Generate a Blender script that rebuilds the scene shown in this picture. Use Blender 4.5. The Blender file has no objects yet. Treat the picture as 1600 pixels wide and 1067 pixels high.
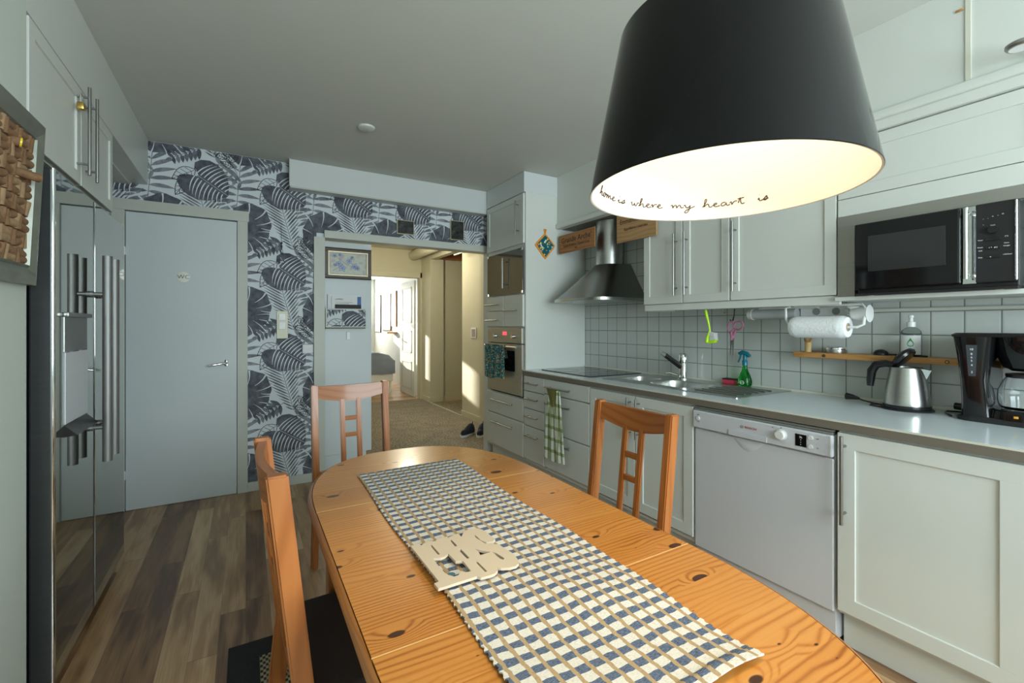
import bpy, bmesh, math, random
from mathutils import Vector, Matrix, Euler
random.seed(7)
PI = math.pi
scene = bpy.context.scene
col = scene.collection
OFF = {}

# ------------------------------------------------------------------ materials
class NB:
    def __init__(s, name):
        s.m = bpy.data.materials.new(name); s.m.use_nodes = True
        s.t = s.m.node_tree; s.n = s.t.nodes; s.b = s.n['Principled BSDF']; s._tc = None
    def link(s, a, b): s.t.links.new(a, b)
    def new(s, typ, **kw):
        n = s.n.new(typ)
        for k, v in kw.items(): setattr(n, k, v)
        return n
    def put(s, sock, v):
        if hasattr(v, 'is_linked') or hasattr(v, 'links'): s.link(v, sock)
        else: sock.default_value = v
    def obj(s):
        if s._tc is None: s._tc = s.new('ShaderNodeTexCoord')
        return s._tc.outputs['Object']
    def math(s, op, a, b=0.0, c=0.0):
        n = s.new('ShaderNodeMath', operation=op); s.put(n.inputs[0], a); s.put(n.inputs[1], b)
        if len(n.inputs) > 2: s.put(n.inputs[2], c)
        return n.outputs[0]
    def xyz(s, v=None):
        n = s.new('ShaderNodeSeparateXYZ'); s.link(v or s.obj(), n.inputs[0]); return n.outputs
    def vec(s, x, y, z):
        n = s.new('ShaderNodeCombineXYZ')
        for i, v in enumerate((x, y, z)): s.put(n.inputs[i], v)
        return n.outputs[0]
    def scale(s, v, sc, loc=(0, 0, 0)):
        n = s.new('ShaderNodeMapping'); s.link(v, n.inputs[0]); n.inputs['Scale'].default_value = sc; n.inputs['Location'].default_value = loc
        return n.outputs[0]
    def noise(s, v, scale=5, detail=3, rough=.5, dist=0):
        n = s.new('ShaderNodeTexNoise'); s.link(v, n.inputs['Vector'])
        n.inputs['Scale'].default_value = scale; n.inputs['Detail'].default_value = detail
        n.inputs['Roughness'].default_value = rough; n.inputs['Distortion'].default_value = dist
        return n.outputs['Fac']
    def white(s, v):
        n = s.new('ShaderNodeTexWhiteNoise', noise_dimensions='3D'); s.link(v, n.inputs['Vector']); return n.outputs['Value']
    def voro(s, v, scale=5, feature='F1'):
        n = s.new('ShaderNodeTexVoronoi', feature=feature); s.link(v, n.inputs['Vector']); n.inputs['Scale'].default_value = scale
        return n
    def ramp(s, f, stops, interp='LINEAR'):
        n = s.new('ShaderNodeValToRGB'); n.color_ramp.interpolation = interp; e = n.color_ramp.elements
        while len(e) < len(stops): e.new(.5)
        for i, (p, c) in enumerate(stops): e[i].position = p; e[i].color = (*c, 1)
        s.put(n.inputs[0], f); return n.outputs[0]
    def mix(s, f, a, b, mode='MIX'):
        n = s.new('ShaderNodeMix', data_type='RGBA', blend_type=mode); s.put(n.inputs[0], f)
        for i, v in ((6, a), (7, b)):
            if isinstance(v, tuple): n.inputs[i].default_value = (*v, 1)
            else: s.link(v, n.inputs[i])
        return n.outputs[2]
    def color(s, c):
        if isinstance(c, tuple): s.b.inputs['Base Color'].default_value = (*c, 1)
        else: s.link(c, s.b.inputs['Base Color'])
    def bump(s, h, strength=.2, dist=.01):
        n = s.new('ShaderNodeBump'); n.inputs['Strength'].default_value = strength; n.inputs['Distance'].default_value = dist
        s.link(h, n.inputs['Height']); s.link(n.outputs[0], s.b.inputs['Normal'])
    def set(s, **kw):
        for k, v in kw.items(): s.b.inputs[k.replace('_', ' ')].default_value = v
        return s

def lin(r, g, b):
    f = lambda c: (c / 255 / 12.92) if c <= 10 else ((c / 255 + .055) / 1.055) ** 2.4
    return (f(r), f(g), f(b))

def plain(name, c, rough=.5, metal=0, var=.05, nscale=6, bump=0, bscale=80, stretch=(1, 1, 1), **kw):
    n = NB(name); v = n.scale(n.obj(), stretch)
    f = n.noise(v, nscale, 3)
    n.color(n.mix(f, tuple(x * (1 - var) for x in c), tuple(min(1, x * (1 + var)) for x in c)))
    n.set(Roughness=rough, Metallic=metal, **kw)
    if bump: n.bump(n.noise(v, bscale, 2), bump, .002)
    return n.m

M = {}
M['cab'] = plain('white_painted_wood', (.66, .69, .65), .38, var=.02)
M['wallpaint'] = plain('grey_wall_paint', (.58, .63, .57), .75, var=.03, bump=.12, bscale=150)
M['hallwall'] = plain('cream_hall_paint', (.60, .57, .43), .7, var=.03)
M['ceiling'] = plain('ceiling_paint', (.60, .62, .58), .8, var=.02)
M['casing'] = plain('grey_white_trim_paint', (.55, .575, .52), .45, var=.02)
M['doorp'] = plain('door_paint', (.63, .69, .70), .42, var=.015)
M['soffit'] = plain('white_box_panel', (.64, .68, .68), .45, var=.02)
M['steel'] = plain('brushed_steel', (.52, .53, .51), .28, 1, .1, 4, .15, 60, (1, 1, 40))
M['steelh'] = plain('brushed_steel_horizontal', (.46, .45, .41), .38, .8, .1, 4, .1, 60, (1, 1, 60))
M['chrome'] = plain('chrome', (.8, .82, .82), .08, 1, .02)
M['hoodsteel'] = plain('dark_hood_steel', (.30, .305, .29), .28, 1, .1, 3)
M['mirror'] = plain('fridge_mirror_glass', (.43, .45, .42), .03, 1, .03, 2)
M['fridgeside'] = plain('fridge_dark_side', (.085, .09, .092), .35, .7, .1, 3, .05, 60, (1, 1, 30))
M['handle'] = plain('satin_handle_metal', (.33, .335, .325), .36, 1, .05)
M['fhandle'] = plain('grey_satin_metal', (.27, .275, .27), .5, .85, .05)
M['black'] = plain('black_plastic', (.012, .012, .013), .25, 0, .2)
M['blackgloss'] = plain('black_gloss', (.006, .006, .007), .06, 0, .1)
M['blackmatte'] = plain('black_matte', (.01, .01, .011), .6, 0, .2)
M['darkgap'] = plain('shadow_gap_board', (.05, .05, .05), .8)
M['whitep'] = plain('white_plastic', (.75, .77, .75), .3, var=.02)
M['cream'] = plain('cream_plastic', (.68, .66, .50), .35, var=.03)
M['dw'] = plain('dishwasher_enamel', (.60, .62, .66), .33, 0, .02)
M['counter'] = plain('worktop_white', (.60, .66, .68), .16, var=.02)
M['counteredge'] = plain('worktop_taupe_edge', (.17, .15, .12), .45, var=.06)
M['counterlip'] = plain('worktop_cream_lip', (.66, .66, .56), .4)
M['lampin'] = plain('lamp_inner_white', (.92, .90, .85), .6, var=.01)
M['lampblack'] = plain('lamp_black_plastic', (.006, .006, .006), .1, 0, .3, 3)
M['ink'] = plain('brown_ink', (.035, .010, .002), .6)
M['textdark'] = plain('dark_print', (.03, .03, .035), .5)
M['textwhite'] = plain('white_print', (.8, .8, .8), .5)
M['textred'] = plain('red_print', (.35, .04, .04), .5)
M['led'] = NB('red_display'); M['led'].color((.5, .02, .03)); M['led'].set(Emission_Color=(1, .08, .1, 1), Emission_Strength=1.5); M['led'] = M['led'].m
M['bedgrey'] = plain('grey_blanket', (.17, .19, .22), .9, var=.25, nscale=3, bump=.4, bscale=12)
M['bedwhite'] = plain('white_bed_upholstery', (.7, .68, .6), .7)
M['paper'] = plain('white_paper', (.78, .80, .80), .6)
M['blue'] = plain('blue_print', (.03, .13, .35), .5)
M['towelpaper'] = plain('kitchen_paper', (.84, .86, .86), .9, var=.06, nscale=90, bump=1.0, bscale=75)
M['greenplastic'] = plain('lime_plastic', (.50, .85, .02), .35)
M['pink'] = plain('mauve_plastic', (.33, .13, .20), .35)
M['red'] = plain('red_sponge', (.55, .05, .09), .9, bump=.5)
M['teal'] = plain('teal_plastic', (.0, .16, .22), .25)
M['cork'] = plain('cork', (.22, .12, .058), .85, var=.5, nscale=60, bump=.6, bscale=120)
M['corklight'] = plain('pale_cork', (.33, .215, .115), .85, var=.4, nscale=50, bump=.5, bscale=120)
M['cushion'] = plain('dark_brown_cushion', (.025, .016, .013), .8, var=.3, bump=.4, bscale=200)
M['tilegrey'] = plain('grey_rope', (.02, .02, .02), .8)
M['beige'] = plain('beige_fibreboard', (.62, .50, .37), .7, var=.05)
M['teal2'] = plain('blue_green_felt', (.06, .16, .22), .9)
M['redwood'] = plain('red_brown_panel', (.32, .12, .05), .6)
M['yellow'] = plain('yellow_foil', (.8, .6, .02), .3)
M['brass'] = plain('brass', (.6, .42, .12), .3, 1)
M['frameold'] = plain('aged_silver_frame', (.24, .25, .21), .42, .55, .35, 14, .3, 25)
M['framedark'] = plain('dark_carved_frame', (.05, .035, .022), .4, .2, .4, 40)
M['framegold'] = plain('pale_gold_inner_frame', (.62, .55, .38), .35, .3, .1)

M['lampblack'].node_tree.nodes['Principled BSDF'].inputs['Specular IOR Level'].default_value = .17
def glassmat(name, c, rough=.02, ior=1.45):
    n = NB(name); n.color(n.mix(n.noise(n.obj(), 3), c, tuple(x * .97 for x in c))); n.set(Roughness=rough, IOR=ior); n.b.inputs['Transmission Weight'].default_value = 1
    return n.m
M['glass'] = glassmat('clear_glass', (.95, .97, .97))
M['bottle'] = glassmat('clear_plastic_bottle', (.9, .95, .95), .08, 1.2)
M['greenglass'] = glassmat('green_liquid_bottle', (.02, .55, .08), .05, 1.3)
def smoke():
    n = NB('smoked_glass'); n.color(n.mix(n.noise(n.obj(), 3), (.05, .045, .035), (.055, .05, .04))); n.set(Roughness=.04); n.b.inputs['Transmission Weight'].default_value = .0
    n.b.inputs['Specular IOR Level'].default_value = 1.0
    return n.m
M['smoke'] = smoke()

def wood(name, dark, mid, light, axis=0, gs=1.0, board=.12, knots=True, rough=.35, coat=0., groove=True, knotsz=1.0):
    """pine-like timber: grain runs along `axis`, boards lie side by side across it"""
    n = NB(name); o = n.xyz(); a = o[axis]; c = o[1 if axis == 0 else 0]; z = o[2]
    if axis == 2: c = o[0]; z = o[1]
    cz = n.math('ADD', c, n.math('MULTIPLY', z, .6))
    bi = n.math('FLOOR', n.math('DIVIDE', cz, board))
    rnd = n.white(n.vec(bi, 3.3, 1.7)); sh = n.math('MULTIPLY', rnd, 7.0)
    a2 = n.math('ADD', a, sh)
    warp = n.noise(n.vec(n.math('MULTIPLY', a2, 1.6), n.math('MULTIPLY', cz, 7.0), sh), 1.0 * gs, 2)
    kv = None
    rings = n.math('ADD', n.math('MULTIPLY', cz, n.math('ADD', 330 * gs, n.math('MULTIPLY', rnd, 330 * gs))), n.math('MULTIPLY', warp, 42))
    if knots:
        vo = n.voro(n.vec(n.math('MULTIPLY', a2, 5.0), n.math('MULTIPLY', cz, 10.0), 0.0), 1.0); vo.voronoi_dimensions = '2D'
        dist = vo.outputs['Distance']; kr = n.white(vo.outputs['Position'])
        near = n.math('MAXIMUM', n.math('SUBTRACT', .30, dist), 0)
        rings = n.math('ADD', rings, n.math('MULTIPLY', n.math('MULTIPLY', near, kr), 75))
        size = n.math('MULTIPLY', n.math('MAXIMUM', n.math('SUBTRACT', kr, .30), 0), .17 * knotsz)
        kv = n.math('SUBTRACT', 1, n.math('SMOOTHSTEP' if False else 'MINIMUM', n.math('DIVIDE', n.math('MAXIMUM', n.math('SUBTRACT', dist, size), 0), .022), 1))
    wv = n.math('ADD', n.math('MULTIPLY', n.math('SINE', rings), .5), .5)
    fine = n.noise(n.vec(n.math('MULTIPLY', a2, 5), n.math('MULTIPLY', cz, 260), z), 1.0, 2)
    big = n.noise(n.vec(n.math('MULTIPLY', a2, 1.2), n.math('MULTIPLY', cz, 4), 4), 1.0, 3)
    f = n.math('ADD', n.math('MULTIPLY', n.math('POWER', wv, 2.6), n.math('MULTIPLY', n.math('POWER', n.noise(n.vec(n.math('MULTIPLY', a2, 1.7), n.math('MULTIPLY', cz, 9), 8.0), 1.0, 2), 1.5), .85)), n.math('ADD', n.math('MULTIPLY', fine, .22), n.math('ADD', n.math('MULTIPLY', big, .28), n.math('MULTIPLY', rnd, .16))))
    c1 = n.ramp(f, [(.15, light), (.5, mid), (.9, dark)])
    if knots: c1 = n.mix(kv, c1, tuple(x * .22 for x in dark))
    n.color(c1); n.set(Roughness=rough)
    if coat: n.b.inputs['Coat Weight'].default_value = coat; n.b.inputs['Coat Roughness'].default_value = .12
    n.bump(fine, .06, .001)
    return n.m
M['pine'] = wood('lacquered_pine_top', (.25, .065, .008), (.50, .185, .028), (.62, .28, .065), 0, 1.0, .115, True, .3, .25, knotsz=.85)
M['pineedge'] = wood('pine_edge', (.22, .065, .015), (.36, .13, .03), (.44, .18, .05), 1, 1.3, .2, False, .35, .2)
M['chair'] = wood('antique_stained_chair_wood', (.25, .072, .014), (.36, .115, .024), (.44, .16, .042), 2, .55, .5, False, .36, .2)
M['chairx'] = wood('antique_stained_chair_rail', (.25, .072, .014), (.36, .115, .024), (.44, .16, .042), 0, .55, .5, False, .36, .2)
M['shelfwood'] = wood('orange_shelf_wood', (.30, .12, .03), (.46, .22, .06), (.54, .28, .1), 1, .8, .3, False, .45)
M['signwood'] = wood('wine_crate_wood', (.20, .08, .025), (.32, .14, .045), (.42, .2, .075), 1, .8, .3, False, .7)
M['signwood2'] = wood('pale_crate_wood', (.30, .16, .06), (.42, .24, .10), (.50, .31, .15), 1, .8, .3, False, .7)
M['bamboo'] = wood('bamboo', (.4, .25, .09), (.55, .38, .15), (.62, .46, .2), 2, 1, .3, False, .5)

def floormat(name, cols, w=.105, L=1.15, axis=1, rough=.33, bright=1.0):
    n = NB(name); o = n.xyz(); c = o[0]; a = o[1]
    if axis == 0: c, a = a, c
    ci = n.math('FLOOR', n.math('DIVIDE', c, w))
    r1 = n.white(n.vec(ci, 1.5, .5))
    ay = n.math('ADD', n.math('DIVIDE', a, L), n.math('MULTIPLY', r1, 5.0))
    ai = n.math('FLOOR', ay)
    r2 = n.white(n.vec(ci, ai, 2.5)); off = n.math('MULTIPLY', r2, 11.0)
    warp = n.noise(n.vec(n.math('MULTIPLY', c, 9), n.math('MULTIPLY', a, 1.3), off), 1.0, 3, .55)
    band = n.math('SINE', n.math('ADD', n.math('MULTIPLY', warp, 16), off))
    fine = n.noise(n.vec(n.math('MULTIPLY', c, 240), n.math('MULTIPLY', a, 5), off), 1.0, 3)
    f = n.math('ADD', n.math('MULTIPLY', r2, .62), n.math('ADD', n.math('MULTIPLY', band, .16), n.math('MULTIPLY', fine, .3)))
    cc = n.ramp(f, [(.08, cols[0]), (.35, cols[1]), (.62, cols[2]), (.95, cols[3])])
    fx = n.math('FRACT', n.math('DIVIDE', c, w)); fy = n.math('FRACT', ay)
    gx = n.math('LESS_THAN', n.math('MINIMUM', fx, n.math('SUBTRACT', 1, fx)), .006)
    gy = n.math('LESS_THAN', n.math('MINIMUM', fy, n.math('SUBTRACT', 1, fy)), .0016)
    g = n.math('MAXIMUM', gx, gy)
    cc = n.mix(n.math('MULTIPLY', g, .5), cc, tuple(x * .35 for x in cols[0]))
    n.color(cc); n.set(Roughness=rough); n.bump(fine, .05, .001)
    return n.m
M['floor'] = floormat('laminate_floor', [(.12, .056, .025), (.27, .145, .068), (.46, .28, .14), (.76, .54, .32)], .095)
M['bedfloor'] = floormat('warm_plank_floor', [(.30, .15, .05), (.42, .23, .09), (.52, .31, .13), (.62, .4, .2)], .13, 1.4, 0, .3)

def tilemat():
    n = NB('square_wall_tiles'); o = n.xyz()
    fy = n.math('FRACT', n.math('DIVIDE', n.math('SUBTRACT', o[1], 1.587 - .1113 * 30), .1113))
    fz = n.math('FRACT', n.math('DIVIDE', n.math('SUBTRACT', o[2], 1.119 - .1075 * 20), .1075))
    e = n.math('MINIMUM', n.math('MINIMUM', fy, n.math('SUBTRACT', 1, fy)), n.math('MINIMUM', fz, n.math('SUBTRACT', 1, fz)))
    g = n.math('LESS_THAN', e, .022)
    n.color(n.mix(g, n.mix(n.noise(n.obj(), 3), (.53, .57, .55), (.58, .61, .58)), (.20, .215, .20)))
    n.link(n.math('ADD', n.math('MULTIPLY', g, .5), .15), n.b.inputs['Roughness'])
    h = n.math('MINIMUM', n.math('MULTIPLY', e, 16), 1)
    n.bump(h, .35, .002); return n.m
M['tile'] = tilemat()

def carpet(name, a, b, sc=240):
    n = NB(name); f = n.noise(n.obj(), sc, 2, .7); g = n.noise(n.obj(), 6, 2)
    n.color(n.ramp(n.math('ADD', n.math('MULTIPLY', f, .85), n.math('MULTIPLY', g, .15)), [(.33, a), (.68, b)])); n.set(Roughness=.95); n.bump(f, .7, .006); return n.m
M['carpet'] = carpet('brown_flecked_carpet', (.05, .042, .030), (.46, .39, .29), 55)
M['rugblack'] = carpet('black_rug_border', (.004, .004, .005), (.02, .02, .022))
def rugm():
    n = NB('woven_rug_centre'); o = n.xyz()
    a = n.math('SINE', n.math('MULTIPLY', o[0], 330)); b = n.math('SINE', n.math('MULTIPLY', o[1], 210))
    f = n.math('ADD', n.math('MULTIPLY', n.math('MULTIPLY', a, b), .5), .5)
    n.color(n.ramp(f, [(.35, (.012, .011, .01)), (.6, (.30, .25, .15))])); n.set(Roughness=.95); n.bump(f, .8, .004); return n.m
M['rugwoven'] = rugm()

def runner():
    n = NB('checked_runner_cloth'); o = n.xyz()
    wob = n.math('MULTIPLY', n.math('SUBTRACT', n.noise(n.obj(), 16, 2), .5), .008)
    wob2 = n.math('MULTIPLY', n.math('SUBTRACT', n.noise(n.scale(n.obj(), (1, 1, 1), (5, 2, 0)), 60, 1), .5), .006)
    x = n.math('ADD', o[0], wob2); y = n.math('ADD', n.math('ADD', o[1], wob), n.math('MULTIPLY', wob2, .8))
    px, py = .0292, .0335
    fx = n.math('FRACT', n.math('ADD', n.math('DIVIDE', x, px), 50.35)); fy = n.math('FRACT', n.math('ADD', n.math('DIVIDE', y, py), 50))
    tan = n.math('LESS_THAN', fx, .27); blue = n.math('LESS_THAN', fy, .46)
    thr = n.noise(n.scale(n.obj(), (160, 900, 1)), 1.0, 2, .6)
    white = n.ramp(thr, [(.25, (.46, .41, .33)), (.5, (.74, .70, .63))])
    bl = n.ramp(thr, [(.38, (.045, .062, .105)), (.66, (.17, .22, .32))])
    c = n.mix(blue, white, bl)
    tn = n.ramp(n.noise(n.scale(n.obj(), (900, 160, 1)), 1.0, 1), [(.3, (.37, .25, .13)), (.7, (.52, .37, .20))])
    n.color(n.mix(tan, c, tn)); n.set(Roughness=.95)
    n.bump(n.math('ADD', n.math('MULTIPLY', thr, .7), n.math('MULTIPLY', tan, -.5)), .8, .003); return n.m
M['runner'] = runner()

def floral(name, base, cols, sc=70):
    n = NB(name); v = n.voro(n.obj(), sc); r = n.white(v.outputs['Position'])
    cc = n.ramp(r, [(i / len(cols), c) for i, c in enumerate(cols)], 'CONSTANT')
    n.color(n.mix(n.math('LESS_THAN', v.outputs['Distance'], .42), base, cc)); n.set(Roughness=.9); return n.m
M['potfloral'] = floral('flower_print', (.0, .10, .13), [(.75, .35, .03), (.25, .45, .6), (.75, .78, .7), (.02, .14, .10), (.8, .5, .05)], 48)
M['orange'] = plain('orange_binding', (.75, .30, .03), .8)
M['towelfloral'] = floral('floral_towel_print', (.0, .12, .14), [(.7, .3, .05), (.3, .5, .65), (.6, .6, .5), (.01, .16, .1), (.55, .4, .1)], 80)
def plaid():
    n = NB('green_plaid_towel'); o = n.xyz()
    f1 = n.math('FRACT', n.math('DIVIDE', n.math('ADD', o[2], 5), .085)); f2 = n.math('FRACT', n.math('DIVIDE', n.math('ADD', o[1], 5.02), .045))
    a = n.math('LESS_THAN', f1, .28); b = n.math('LESS_THAN', f2, .3)
    k = n.math('MULTIPLY', n.math('ADD', a, b), .5)
    n.color(n.ramp(k, [(.1, (.70, .74, .66)), (.5, (.32, .40, .20)), (.95, (.16, .20, .07))])); n.set(Roughness=.95); n.bump(n.noise(n.obj(), 200), .4, .002); return n.m
M['plaid'] = plaid()
M['olive'] = plain('olive_towel_back', (.17, .17, .045), .95)
def painting():
    n = NB('flower_painting'); v = n.obj()
    c = n.ramp(n.noise(v, 24, 3, .6), [(.3, (.42, .50, .46)), (.48, (.55, .57, .45)), (.6, (.45, .40, .42)), (.75, (.30, .36, .60))])
    n.color(c); n.set(Roughness=.4); return n.m
M['painting'] = painting()
def photo(name, s=20):
    n = NB(name); n.color(n.ramp(n.noise(n.obj(), s, 4, .7), [(.4, (.012, .013, .012)), (.62, (.05, .055, .05)), (.8, (.35, .36, .33))])); n.set(Roughness=.25); return n.m
M['photo'] = photo('dark_forest_photo')
M['leafbg'] = plain('wallpaper_ground', (.70, .755, .79), .75, var=.04, bump=.1, bscale=120)
def leafm(name, a, b):
    n = NB(name); n.color(n.ramp(n.noise(n.obj(), 22, 3, .6), [(.3, a), (.7, b)])); n.set(Roughness=.75); return n.m
M['leafdark'] = leafm('wallpaper_dark_leaf', (.05, .056, .072), (.15, .17, .20))
M['leafmid'] = leafm('wallpaper_mid_leaf', (.09, .105, .125), (.24, .265, .295))
M['leaflight'] = leafm('wallpaper_light_leaf', (.13, .15, .17), (.33, .36, .385))
M['leafline'] = leafm('wallpaper_line', (.008, .008, .01), (.03, .03, .035))
WP = [M['leafbg'], M['leafdark'], M['leafmid'], M['leaflight'], M['leafline']]

# ------------------------------------------------------------------ mesh builder
class MB:
    def __init__(s): s.bm = bmesh.new()
    def box(s, x0, x1, y0, y1, z0, z1, b=0, seg=2, mi=0, T=None):
        if x1 < x0: x0, x1 = x1, x0
        if y1 < y0: y0, y1 = y1, y0
        if z1 < z0: z0, z1 = z1, z0
        vs = [s.bm.verts.new((x, y, z)) for x in (x0, x1) for y in (y0, y1) for z in (z0, z1)]
        fs = [s.bm.faces.new([vs[i] for i in q]) for q in ((0, 1, 3, 2), (4, 6, 7, 5), (0, 4, 5, 1), (2, 3, 7, 6), (0, 2, 6, 4), (1, 5, 7, 3))]
        for f in fs: f.material_index = mi
        if b:
            es = list({e for f in fs for e in f.edges})
            r = bmesh.ops.bevel(s.bm, geom=es, offset=min(b, .49 * min(x1 - x0, y1 - y0, z1 - z0)), segments=seg, affect='EDGES', profile=.5)
            for f in r['faces']: f.material_index = mi
            vs = list({v for f in r['faces'] for v in f.verts})
        if T is not None:
            for v in vs: v.co = T @ v.co
        return s
    def ring(s, c, e1, e2, r, n): return [s.bm.verts.new(c + e1 * (r * math.cos(2 * PI * i / n)) + e2 * (r * math.sin(2 * PI * i / n))) for i in range(n)]
    def _f(s, vs, mi):
        try: f = s.bm.faces.new(vs); f.material_index = mi; return f
        except ValueError: return None
    def cyl(s, p0, p1, r0, r1=None, n=20, mi=0, caps=True):
        return s.tube([p0, p1], [r0, r0 if r1 is None else r1], n, mi=mi, caps=caps)
    def tube(s, pts, r, n=10, mi=0, caps=True, closed=False):
        P = [Vector(p) for p in pts]; k = len(P); rs = r if isinstance(r, (list, tuple)) else [r] * k
        T = []
        for i in range(k):
            a = P[(i - 1) % k] if (i > 0 or closed) else P[i]; b = P[(i + 1) % k] if (i < k - 1 or closed) else P[i]
            d = b - a; T.append(d.normalized() if d.length > 1e-9 else Vector((0, 0, 1)))
        e = T[0].cross(Vector((0, 0, 1)));
        if e.length < 1e-3: e = T[0].cross(Vector((0, 1, 0)))
        e.normalize(); rings = []
        for i in range(k):
            e = (e - T[i] * e.dot(T[i])).normalized(); rings.append(s.ring(P[i], e, T[i].cross(e), rs[i], n))
        for i in range(k if closed else k - 1):
            A = rings[i]; B = rings[(i + 1) % k]
            for j in range(n): s._f([A[j], A[(j + 1) % n], B[(j + 1) % n], B[j]], mi)
        if caps and not closed: s._f(rings[0][::-1], mi); s._f(rings[-1], mi)
        return s
    def lathe(s, prof, c=(0, 0, 0), n=48, mi=0, T=None, sx=1, sy=1, mis=None):
        rings = []
        for r, z in prof:
            if r < 1e-5: rings.append([s.bm.verts.new((c[0], c[1], c[2] + z))])
            else: rings.append([s.bm.verts.new((c[0] + sx * r * math.cos(2 * PI * i / n), c[1] + sy * r * math.sin(2 * PI * i / n), c[2] + z)) for i in range(n)])
        for k in range(len(rings) - 1):
            A, B = rings[k], rings[k + 1]; m = mis[k] if mis else mi
            for j in range(n):
                j2 = (j + 1) % n
                if len(A) == 1 and len(B) == 1: break
                if len(A) == 1: s._f([A[0], B[j], B[j2]], m)
                elif len(B) == 1: s._f([A[j], A[j2], B[0]], m)
                else: s._f([A[j], A[j2], B[j2], B[j]], m)
        if T is not None:
            for R_ in rings:
                for v in R_: v.co = T @ v.co
        return s
    def poly(s, pts, mi=0): s._f([s.bm.verts.new(p) for p in pts], mi); return s
    def prism(s, pts, d, mi=0):
        """pts: 3D outline, d: extrusion vector"""
        a = [s.bm.verts.new(p) for p in pts]; d = Vector(d); b = [s.bm.verts.new(Vector(p) + d) for p in pts]; n = len(a)
        s._f(a[::-1], mi); s._f(b, mi)
        for i in range(n): s._f([a[i], a[(i + 1) % n], b[(i + 1) % n], b[i]], mi)
        return s
    def grid(s, f, nu, nv, mi=0, closed_u=False):
        V = [[s.bm.verts.new(f(i / nu, j / nv)) for j in range(nv + 1)] for i in range(nu + (0 if closed_u else 1))]
        for i in range(nu):
            A = V[i]; B = V[(i + 1) % len(V)]
            for j in range(nv): s._f([A[j], B[j], B[j + 1], A[j + 1]], mi)
        return s
    def text(s, body, size, T, mi=0, depth=.0004, align='CENTER', sx=1):
        cu = bpy.data.curves.new('t', 'FONT'); cu.body = body; cu.size = size; cu.extrude = depth; cu.align_x = align; cu.align_y = 'CENTER'; cu.resolution_u = 2
        ob = bpy.data.objects.new('t', cu); col.objects.link(ob); dg = bpy.context.evaluated_depsgraph_get()
        me = bpy.data.meshes.new_from_object(ob.evaluated_get(dg)); n0 = len(s.bm.verts); f0 = len(s.bm.faces)
        s.bm.from_mesh(me); s.bm.verts.ensure_lookup_table(); s.bm.faces.ensure_lookup_table()
        for v in s.bm.verts[n0:]: v.co.x *= sx; v.co = T @ v.co
        for f in s.bm.faces[f0:]: f.material_index = mi
        bpy.data.objects.remove(ob); bpy.data.curves.remove(cu); bpy.data.meshes.remove(me); return s
    def build(s, name, mats, parent=None, label=None, cat=None, group=None, kind=None, thr=38, recalc=True, origin=None, smooth=True):
        bm = s.bm
        if recalc: bmesh.ops.recalc_face_normals(bm, faces=bm.faces)
        t = math.radians(thr)
        ar = {f: f.calc_area() for f in bm.faces}
        for e in bm.edges:
            sm = False
            if len(e.link_faces) == 2:
                a = e.calc_face_angle(3.2); p, q = sorted((ar[e.link_faces[0]], ar[e.link_faces[1]])); big = q > 8 * p
                sm = a < t and not (big and a > .08)
            e.smooth = sm
        for f in bm.faces: f.smooth = smooth
        if parent is not None: off = OFF[parent]; loc = Vector((0, 0, 0))
        elif kind == 'structure': off = Vector((0, 0, 0)); loc = off
        else:
            if origin is None:
                xs = [v.co for v in bm.verts]; lo = Vector([min(v[i] for v in xs) for i in range(3)]); hi = Vector([max(v[i] for v in xs) for i in range(3)])
                origin = ((lo.x + hi.x) / 2, (lo.y + hi.y) / 2, lo.z)
            off = Vector(origin); loc = off
        if off.length:
            for v in bm.verts: v.co -= off
        me = bpy.data.meshes.new(name); bm.to_mesh(me); bm.free()
        for m in (mats if isinstance(mats, (list, tuple)) else [mats]): me.materials.append(m)
        o = bpy.data.objects.new(name, me); col.objects.link(o); o.location = loc
        if parent is not None: o.parent = parent
        OFF[o] = off; tag(o, label, cat, group, kind); return o

def tag(o, label=None, cat=None, group=None, kind=None):
    for k, v in (('label', label), ('category', cat), ('group', group), ('kind', kind)):
        if v: o[k] = v
    return o
def thing(name, label, cat, loc, rz=0, group=None, local=False, kind=None):
    o = bpy.data.objects.new(name, None); col.objects.link(o); o.location = loc; o.rotation_euler = (0, 0, rz); o.empty_display_size = .1
    OFF[o] = Vector((0, 0, 0)) if local else Vector(loc)
    return tag(o, label, cat, group, kind)
def copy_tree(o, parent=None):
    c = o.copy(); col.objects.link(c); c.parent = parent; OFF[c] = OFF[o]
    for ch in [x for x in o.children]: copy_tree(ch, c)
    return c
def B(x0, x1, y0, y1, z0, z1, b=0, **k): return MB().box(x0, x1, y0, y1, z0, z1, b, **k)
def TX(x, y, z, n):
    """text frame on an X-facing plane: n=-1 faces -X (reads towards -Y), n=+1 faces +X"""
    if n < 0: return Matrix(((0, 0, -1, x), (-1, 0, 0, y), (0, 1, 0, z), (0, 0, 0, 1)))
    return Matrix(((0, 0, 1, x), (1, 0, 0, y), (0, 1, 0, z), (0, 0, 0, 1)))
def TYm(x, y, z): return Matrix(((1, 0, 0, x), (0, 0, -1, y), (0, 1, 0, z), (0, 0, 0, 1)))

YB, XW, XL, HC = 4.018, 2.66, -.588, 2.562

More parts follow.
